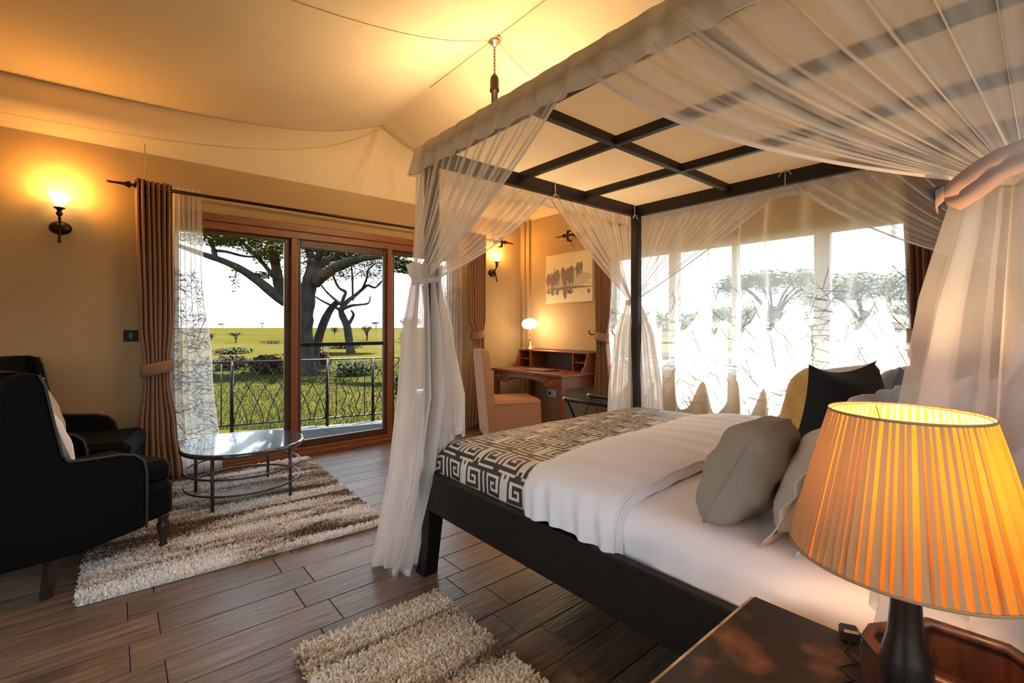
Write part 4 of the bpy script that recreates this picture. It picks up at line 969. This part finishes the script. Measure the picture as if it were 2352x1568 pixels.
std('bed_pillow', 'white pillow at the back of the far side of the bed', 'pillow', 2.60, .24, .70, .66, .40, .18, 18, 0, m='white', flange=.035, seed=11, wr=.01)

# ================================================================== bed net
NZ = 2.145
net = thing('bed_net', 'sheer white mosquito net draped over the four-poster canopy, tied back at the posts', 'bed net', (BX0, BY0, 0))
def nrel(b): b.v = [(x - BX0, y - BY0, z) for x, y, z in b.v]
OX0, OX1, OY0, OY1 = 1.185, 3.075, -.06, 2.17
b = MB(); b.grid(lambda a, t: (lerp(OX0, OX1, a), lerp(OY0, OY1, t), 2.172 - .006 * abs(math.sin(PI * 3 * a) * math.sin(PI * 3 * t))), 30, 36); nrel(b); b.make('roof_cloth', M['roofcloth'], net)
cor = [(OX0, OY0), (OX0, OY1), (OX1, OY1), (OX1, OY0)]
nor = [(-1, 0), (0, 1), (1, 0), (0, -1)]
for k in range(4):
    p0, p1 = cor[k], cor[(k + 1) % 4]; n_ = nor[k]; ln = math.dist(p0, p1)
    def val(a, t):
        x, y = lerp(p0[0], p1[0], a), lerp(p0[1], p1[1], a); s_ = a * ln
        w_ = (.004 + .010 * t) * (math.sin(46 * s_) + .5 * math.sin(83 * s_ + 1)) * .7 + .012 * t
        ef = .035 * t * (max(0, 1 - a * 12) + max(0, 1 - (1 - a) * 12))
        d = (p1[0] - p0[0]) / ln, (p1[1] - p0[1]) / ln; sg = -1 if a < .5 else 1
        return (x + n_[0] * w_ + d[0] * ef * sg, y + n_[1] * w_ + d[1] * ef * sg, 2.173 - .138 * t - .006 * math.sin(2.2 * PI * a) * t)
    b = MB(); b.grid(val, 200, 8); nrel(b); b.make('valance', M['valance'], net)
    b = MB(); b.tube([val(i / 80, 1) for i in range(81)], .0022, 4); nrel(b); b.make('valance_hem', M['nethem'], net)
def netpanel(post, mid, tie, n_, sag, seed, folds=15, amp=.016, nu=200, spread=.05):
    r = random.Random(seed); post, mid, tie = Vector(post), Vector(mid), Vector(tie); n = Vector(n_); ph = [r.uniform(0, 6) for _ in range(5)]
    along = (mid - post).normalized()
    def g(a, q):
        aw = a + .018 * math.sin(9 * a + ph[0]) + .010 * math.sin(23 * a + ph[1])
        top = post.lerp(mid, aw); k = tie + along * (spread * (a - .4)) + n * (.018 * math.sin(6 * a))
        p = top.lerp(k, q)
        p.z -= sag * a ** 1.6 * 4 * q * (1 - q) * (1 - .25 * q)
        fq = (1 - .80 * q ** 1.5)
        f_ = math.sin(2 * PI * folds * aw + ph[2]) + .6 * math.sin(2 * PI * folds * .53 * aw + ph[3] + 1.5 * q) + .35 * math.sin(2 * PI * folds * 1.9 * aw + ph[4])
        p += n * (amp * f_ * fq * (.45 + .55 * min(1, q * 4))) + along * (.3 * amp * f_ * fq)
        return tuple(p)
    b = MB(); b.grid(g, nu, 40); nrel(b); b.make('net_panel', M['net'], net)
    P = [Vector(g(1, i / 40)) for i in range(41)]; b = MB(); vs = []
    for p in P: vs += [p, p - along * .022 + Vector((0, 0, -.004)) + n * .004]
    b.add(vs, [(2 * i, 2 * i + 1, 2 * i + 3, 2 * i + 2) for i in range(40)], True); nrel(b); b.make('hem_band', M['nethem'], net)
XM, YM = (1.245 + 3.015) / 2 + .0, 1.06
TN = (1.195, 2.155, 1.49); TF = (3.05, 2.165, 1.45); TH_ = (1.165, .055, 1.50); TG = (3.07, .0, 1.47)
nx_ = 1.19; fx_ = 3.07; fy_ = 2.165; hy_ = -.055
netpanel((nx_, fy_, NZ), (nx_, YM + .02, NZ - .04), TN, (-1, 0, 0), .05, 1, 15, spread=.11)
netpanel((nx_, hy_, NZ), (nx_, YM - .04, NZ - .04), TH_, (-1, 0, 0), .085, 2, 9, .036, 260)
netpanel((nx_, fy_, NZ), (XM + .02, fy_, NZ - .05), TN, (0, 1, 0), .07, 3, 15, spread=.11)
netpanel((fx_, fy_, NZ), (XM - .02, fy_, NZ - .05), TF, (0, 1, 0), .03, 4, 16)
netpanel((fx_, fy_, NZ), (fx_, YM + .02, NZ - .05), TF, (1, 0, 0), .03, 5, 16)
netpanel((fx_, hy_, NZ), (fx_, YM - .02, NZ - .05), TG, (1, 0, 0), .10, 6, 13)
netpanel((nx_ + .05, hy_, NZ), (XM, hy_, NZ - .04), TH_, (0, -1, 0), .08, 7, 12)
netpanel((fx_, hy_, NZ), (XM, hy_, NZ - .04), TG, (0, -1, 0), .08, 8, 12)
def tail(P, nf, seed, wig=.30, nu=110, hem=True):      # P: (x, y, z, rx, ry)
    r = random.Random(seed); ph = [r.uniform(0, 6) for _ in range(4)]; m = len(P) - 1
    def g(a, t):
        i = min(m - 1, int(t * m)); f = t * m - i; f = f * f * (3 - 2 * f); c = [lerp(P[i][k], P[i + 1][k], f) for k in range(5)]
        th = 2 * PI * a; k = 1 + wig * math.sin(nf * th + ph[0] + .6 * t) + wig * .6 * math.sin((nf - 3) * th + ph[1] + 1.2 * t) * t + .08 * math.sin(2 * th + ph[2])
        return (c[0] + c[3] * k * math.cos(th), c[1] + c[4] * k * math.sin(th), c[2] + (.02 * math.sin(3 * th + ph[3]) if t > .97 else 0))
    b = MB(); b.grid(g, nu, 40, True); nrel(b); b.make('net_tail', M['nettail' if seed != 35 else 'net'], net)
    if hem:
        Q = [Vector(g(i / nu, .995)) for i in range(nu)]; b = MB(); b.grid(lambda a, t: tuple(Q[int(round(a * nu)) % nu] + Vector((0, 0, .035 * t))), nu, 1, True); nrel(b); b.make('hem_band', M['nethem'], net)
tail([(1.225, 2.13, 1.57, .075, .075), (1.23, 2.125, 1.49, .060, .060), (1.235, 2.125, 1.25, .095, .095), (1.24, 2.12, .90, .115, .115), (1.205, 2.17, .50, .105, .11), (1.14, 2.265, .02, .095, .10)], 11, 31)
tail([(1.24, 2.15, 1.47, .02, .02), (1.30, 2.11, 1.2, .05, .05), (1.34, 2.07, .90, .06, .06), (1.34, 2.05, .70, .05, .055)], 8, 32)
tail([(3.02, 2.165, 1.45, .02, .025), (2.97, 2.18, 1.2, .05, .05), (2.95, 2.19, .8, .07, .07), (2.93, 2.19, .02, .09, .08)], 8, 33)
tail([(3.07, 2.14, 1.45, .02, .025), (3.085, 2.08, 1.2, .05, .06), (3.09, 2.04, .8, .06, .08), (3.10, 2.01, .02, .07, .10)], 8, 34)
tail([(1.18, .035, 1.50, .045, .075), (1.195, .03, 1.30, .075, .12), (1.215, .03, 1.05, .085, .155), (1.26, .04, .80, .075, .18), (1.30, .07, .57, .065, .19)], 10, 35, .26, 170)
tail([(3.07, .0, 1.47, .03, .04), (3.08, .03, 1.2, .06, .09), (3.08, .06, .8, .07, .13), (3.09, .06, .02, .08, .14)], 9, 36)
# sashes that gather the net
def sash_ring(c, rx, ry, w_=.035):
    b = MB(); b.grid(lambda a, t: (c[0] + (rx + .004 * math.sin(9 * 2 * PI * a)) * math.cos(2 * PI * a), c[1] + ry * math.sin(2 * PI * a), c[2] - w_ / 2 + w_ * t + .012 * math.cos(2 * PI * a)), 36, 3, True); nrel(b); b.make('tie_sash', M['nethem'], net, solid=.003)
sash_ring((1.228, 2.128, 1.49), .072, .072, .03); sash_ring((3.04, 2.15, 1.45), .055, .05, .03); sash_ring((3.06, .0, 1.47), .06, .06)
def ribbon(P, wd, tw=0):
    b = MB(); vs = []; n = len(P)
    for i, p in enumerate(P):
        p = Vector(p); a = tw * i / (n - 1); o_ = Vector((0, math.sin(a), math.cos(a))) * (wd[i] / 2); vs += [p + o_, p - o_]
    b.add(vs, [(2 * i, 2 * i + 1, 2 * i + 3, 2 * i + 2) for i in range(n - 1)], True); nrel(b); b.make('tie_sash', M['sashc'], net, solid=.003)
M['sashc'] = mat('pink_sash', (.46, .31, .27), .8, spec=.1)
ribbon([(1.10, .138, 1.485), (1.085, .12, 1.490), (1.075, .095, 1.500), (1.07, .07, 1.515), (1.075, .045, 1.530), (1.10, .02, 1.545), (1.15, -.02, 1.55), (1.21, -.045, 1.54)], [.02, .032, .042, .036, .024, .028, .03, .03], .5)
ribbon([(1.10, .135, 1.470), (1.082, .115, 1.462), (1.07, .085, 1.480), (1.068, .055, 1.500), (1.08, .02, 1.507), (1.12, -.02, 1.505), (1.20, -.05, 1.50)], [.015, .03, .036, .028, .02, .022, .025], -.3)
ribbon([(1.10, .137, 1.483), (1.13, .15, 1.481), (1.18, .155, 1.478)], [.025, .03, .03])
T = thing('tieback_tassel', 'small navy tieback with gold beads where the net is knotted beside the pillows', 'tassel', (1.150, .150, 1.50))
b = MB(); b.prism([(-.008, .008), (.022, .004), (.0, -.032)], 0, -.006, .006, Matrix.Rotation(.4, 4, 'Z')); b.make('ribbon', M['navy'], T)
b = MB()
for k in range(9): b.ell((-.008 + random.uniform(-.003, .003), -.004 + random.uniform(-.005, .006), -.012 + random.uniform(-.010, .008)), (.0022,) * 3, 8, 6)
b.make('beads', M['tassel'], T)
# cords that tie the net to the canopy frame
for nm, (x, y, z, dx, dy) in (('left of the far corner', (2.12, 2.088, 2.165, 0, -1)), ('at the far corner post', (2.96, 2.088, 2.165, 0, -1)), ('in the middle of the window side', (2.993, 1.06, 2.165, -1, 0))):
    T = thing('tie_cord', 'short white cord knotted round the canopy beam %s' % nm, 'cord', (x, y, z))
    b = MB(); b.tube([(dx * .006, dy * .006, .006), (dx * .009, dy * .009, -.04), (dx * .009, dy * .009, -.085), (dx * .004, dy * .004, -.10)], .0032, 6); b.make('loop', M['cord'], T)
    for s_ in (-1, 1):
        b = MB(); ex, ey = (.03 * s_ if dy else 0), (.035 * s_ if dx else 0); zz = -.0 if dx else -.075
        b.tube([(dx * .01, dy * .01, zz), (dx * .014 + ex * .6, dy * .014 + ey * .6, zz - .012), (dx * .014 + ex, dy * .014 + ey, zz - .032)], .003, 5); b.make('tail', M['cord'], T)

# ================================================================== nightstand, lamp, tray, charger
ns = thing('nightstand', 'worn dark wooden nightstand in the near right corner', 'nightstand', (.80, .17, 0))
def npart(nm, bx, m='nstand', bev=.004, par=None):
    b = MB(); b.bb(bx[0] - .80, bx[1] - .80, bx[2] - .17, bx[3] - .17, bx[4], bx[5], bev); return b.make(nm, M[m], par or ns)
npart('top', (.42, 1.188, -.16, .492, .57, .60), 'nstand', .005)
npart('edge_strip', (.425, 1.183, .490, .4965, .574, .597), 'worn', .001); npart('body', (.45, 1.16, -.14, .465, .10, .57))
for z0 in (.14, .355):
    o = npart('drawer', (.49, 1.12, .463, .477, z0, z0 + .19)); b = MB(); b.tube([(-.06, .31, z0 + .10), (-.055, .33, z0 + .095), (.055, .33, z0 + .095), (.06, .31, z0 + .10)], .005, 6); b.make('handle', M['bronze'], o)
for x, y in ((.47, -.12), (1.12, -.12), (.47, .44), (1.12, .44)): npart('foot', (x, x + .04, y - .02, y + .02, 0, .10))

LC = Vector((.93, .160)); LZT, LZB, LRT, LRB = 1.119, .899, .0982, .1505
lp = thing('bedside_lamp', 'lit bedside lamp with a big pleated amber shade on a black carved base', 'lamp', (LC.x, LC.y, .60))
b = MB(); b.lathe([(0, 0), (.058, 0), (.060, .008), (.050, .018), (.030, .03), (.022, .045), (.026, .07), (.034, .10), (.037, .125), (.033, .15), (.025, .18), (.0215, .22), (.0205, .26), (.019, .30), (.017, .31), (0, .31)], n=32, sx=1.0, sy=.92); b.make('base', M['lampwood'], lp)
b = MB(); b.lathe([(0, .31), (.014, .31), (.014, .345), (0, .345)], n=14); b.make('socket', M['brass'], lp)
b = MB(); b.ell((0, 0, .385), (.026, .026, .036), 16, 10); b.make('bulb', M['bulb'], lp)
rng = random.Random(5); npl = 74; ed = [0]
for k in range(npl * 2): ed.append(ed[-1] + (rng.uniform(.75, 1.3) if k % 2 else rng.uniform(.35, 1.2)))
tot = ed[-1]; b = MB(); smi = []; zt0, zb0 = LZT - .60, LZB - .60; NV = 6; n2p = npl * 2
vs = []
for j in range(NV + 1):
    t = j / NV
    for k in range(n2p):
        th = 2 * PI * (ed[k] / tot) + .010 * math.sin(k * 1.7) * t; R_ = lerp(LRT, LRB, t) + ((.0018 + .0035 * t) if k % 2 else -.0005) * (1 if 0 < j < NV else .5); vs.append((R_ * math.cos(th), R_ * math.sin(th), lerp(zt0, zb0, t)))
fs = [(j * n2p + k, j * n2p + (k + 1) % n2p, (j + 1) * n2p + (k + 1) % n2p, (j + 1) * n2p + k) for j in range(NV) for k in range(n2p)]
b.add(vs, fs, False); smi = [k % 2 for j in range(NV) for k in range(n2p)]
m1 = cloth_tl('shade_pleat_single', (.58, .19, .022), .19, rough=.7); m2 = cloth_tl('shade_pleat_double', (.38, .22, .11), .035, rough=.7)
sh = b.make('lamp_shade', [m1, m2], lp); sh.data.polygons.foreach_set('material_index', smi)
for R_, z in ((LRT + .0008, zt0), (LRB + .003, zb0)):
    b = MB(); b.grid(lambda a, t: ((R_ + .001) * math.cos(2 * PI * a), (R_ + .001) * math.sin(2 * PI * a), z - .002 + .004 * t), 72, 1, True); b.make('shade_trim', m2, lp, solid=.001)
b = MB(); zz = zt0 - .010
b.tube([(LRT * .97 * math.cos(2 * PI * i / 40), LRT * .97 * math.sin(2 * PI * i / 40), zt0 - .002) for i in range(40)], .0012, 4, closed=True)
for q in (.6, .6 + PI): b.tube([(.016 * math.cos(q), .016 * math.sin(q), .33), (.05 * math.cos(q), .05 * math.sin(q), .40), (.06 * math.cos(q), .06 * math.sin(q), .46), (LRT * .96 * math.cos(q), LRT * .96 * math.sin(q), zt0 - .004)], .0012, 4)
b.make('harp', M['brass'], lp)
lamp('bedside_light', (LC.x, LC.y, 1.03), 4.2, (1, .66, .32), .03)

T = thing('wooden_tray', 'reddish wooden tray with a rounded rim behind the lamp base', 'tray', (1.08, .12, .60))
TP = [(1.0, .205), (1.035, .232), (1.07, .232), (1.175, .168), (1.183, .065), (1.12, .0), (1.02, -.01), (.992, .04), (.988, .16)]
TP = [(x - 1.08, y - .12) for x, y in TP]
b = MB(); b.prism(TP[::-1], 2, 0.001, .010); b.make('tray_floor', M['tray'], T)
b = MB(); n = len(TP); vs = [(x, y, .004) for x, y in TP] + [(x * 1.0, y * 1.0, .088) for x, y in TP]; b.add(vs, [(i, (i + 1) % n, n + (i + 1) % n, n + i) for i in range(n)]); b.make('tray_wall', M['tray'], T, solid=.008)
b = MB(); b.tube([(x, y, .092) for x, y in TP], .0105, 8, closed=True); b.make('rim', M['tray'], T)
T = thing('phone_charger', 'black plug and thin coiled cable on the nightstand edge', 'charger', (1.168, .292, .60))
b = MB(); b.box((0, 0, .014), (.030, .034, .026), .004, Matrix.Rotation(.5, 4, 'Z')); b.make('plug', M['plastic'], T)
b = MB(); b.tube([(-.012, -.008, .012), (-.05, -.005, .004), (-.075, -.03, .003), (-.11, -.012, .003), (-.13, -.04, .003), (-.17, -.02, .003), (-.19, -.05, .003), (-.16, -.07, .003), (-.12, -.05, .003), (-.08, -.045, .003), (-.05, -.012, .004), (-.014, -.002, .012)], .0018, 6); b.make('cable', M['plastic'], T)
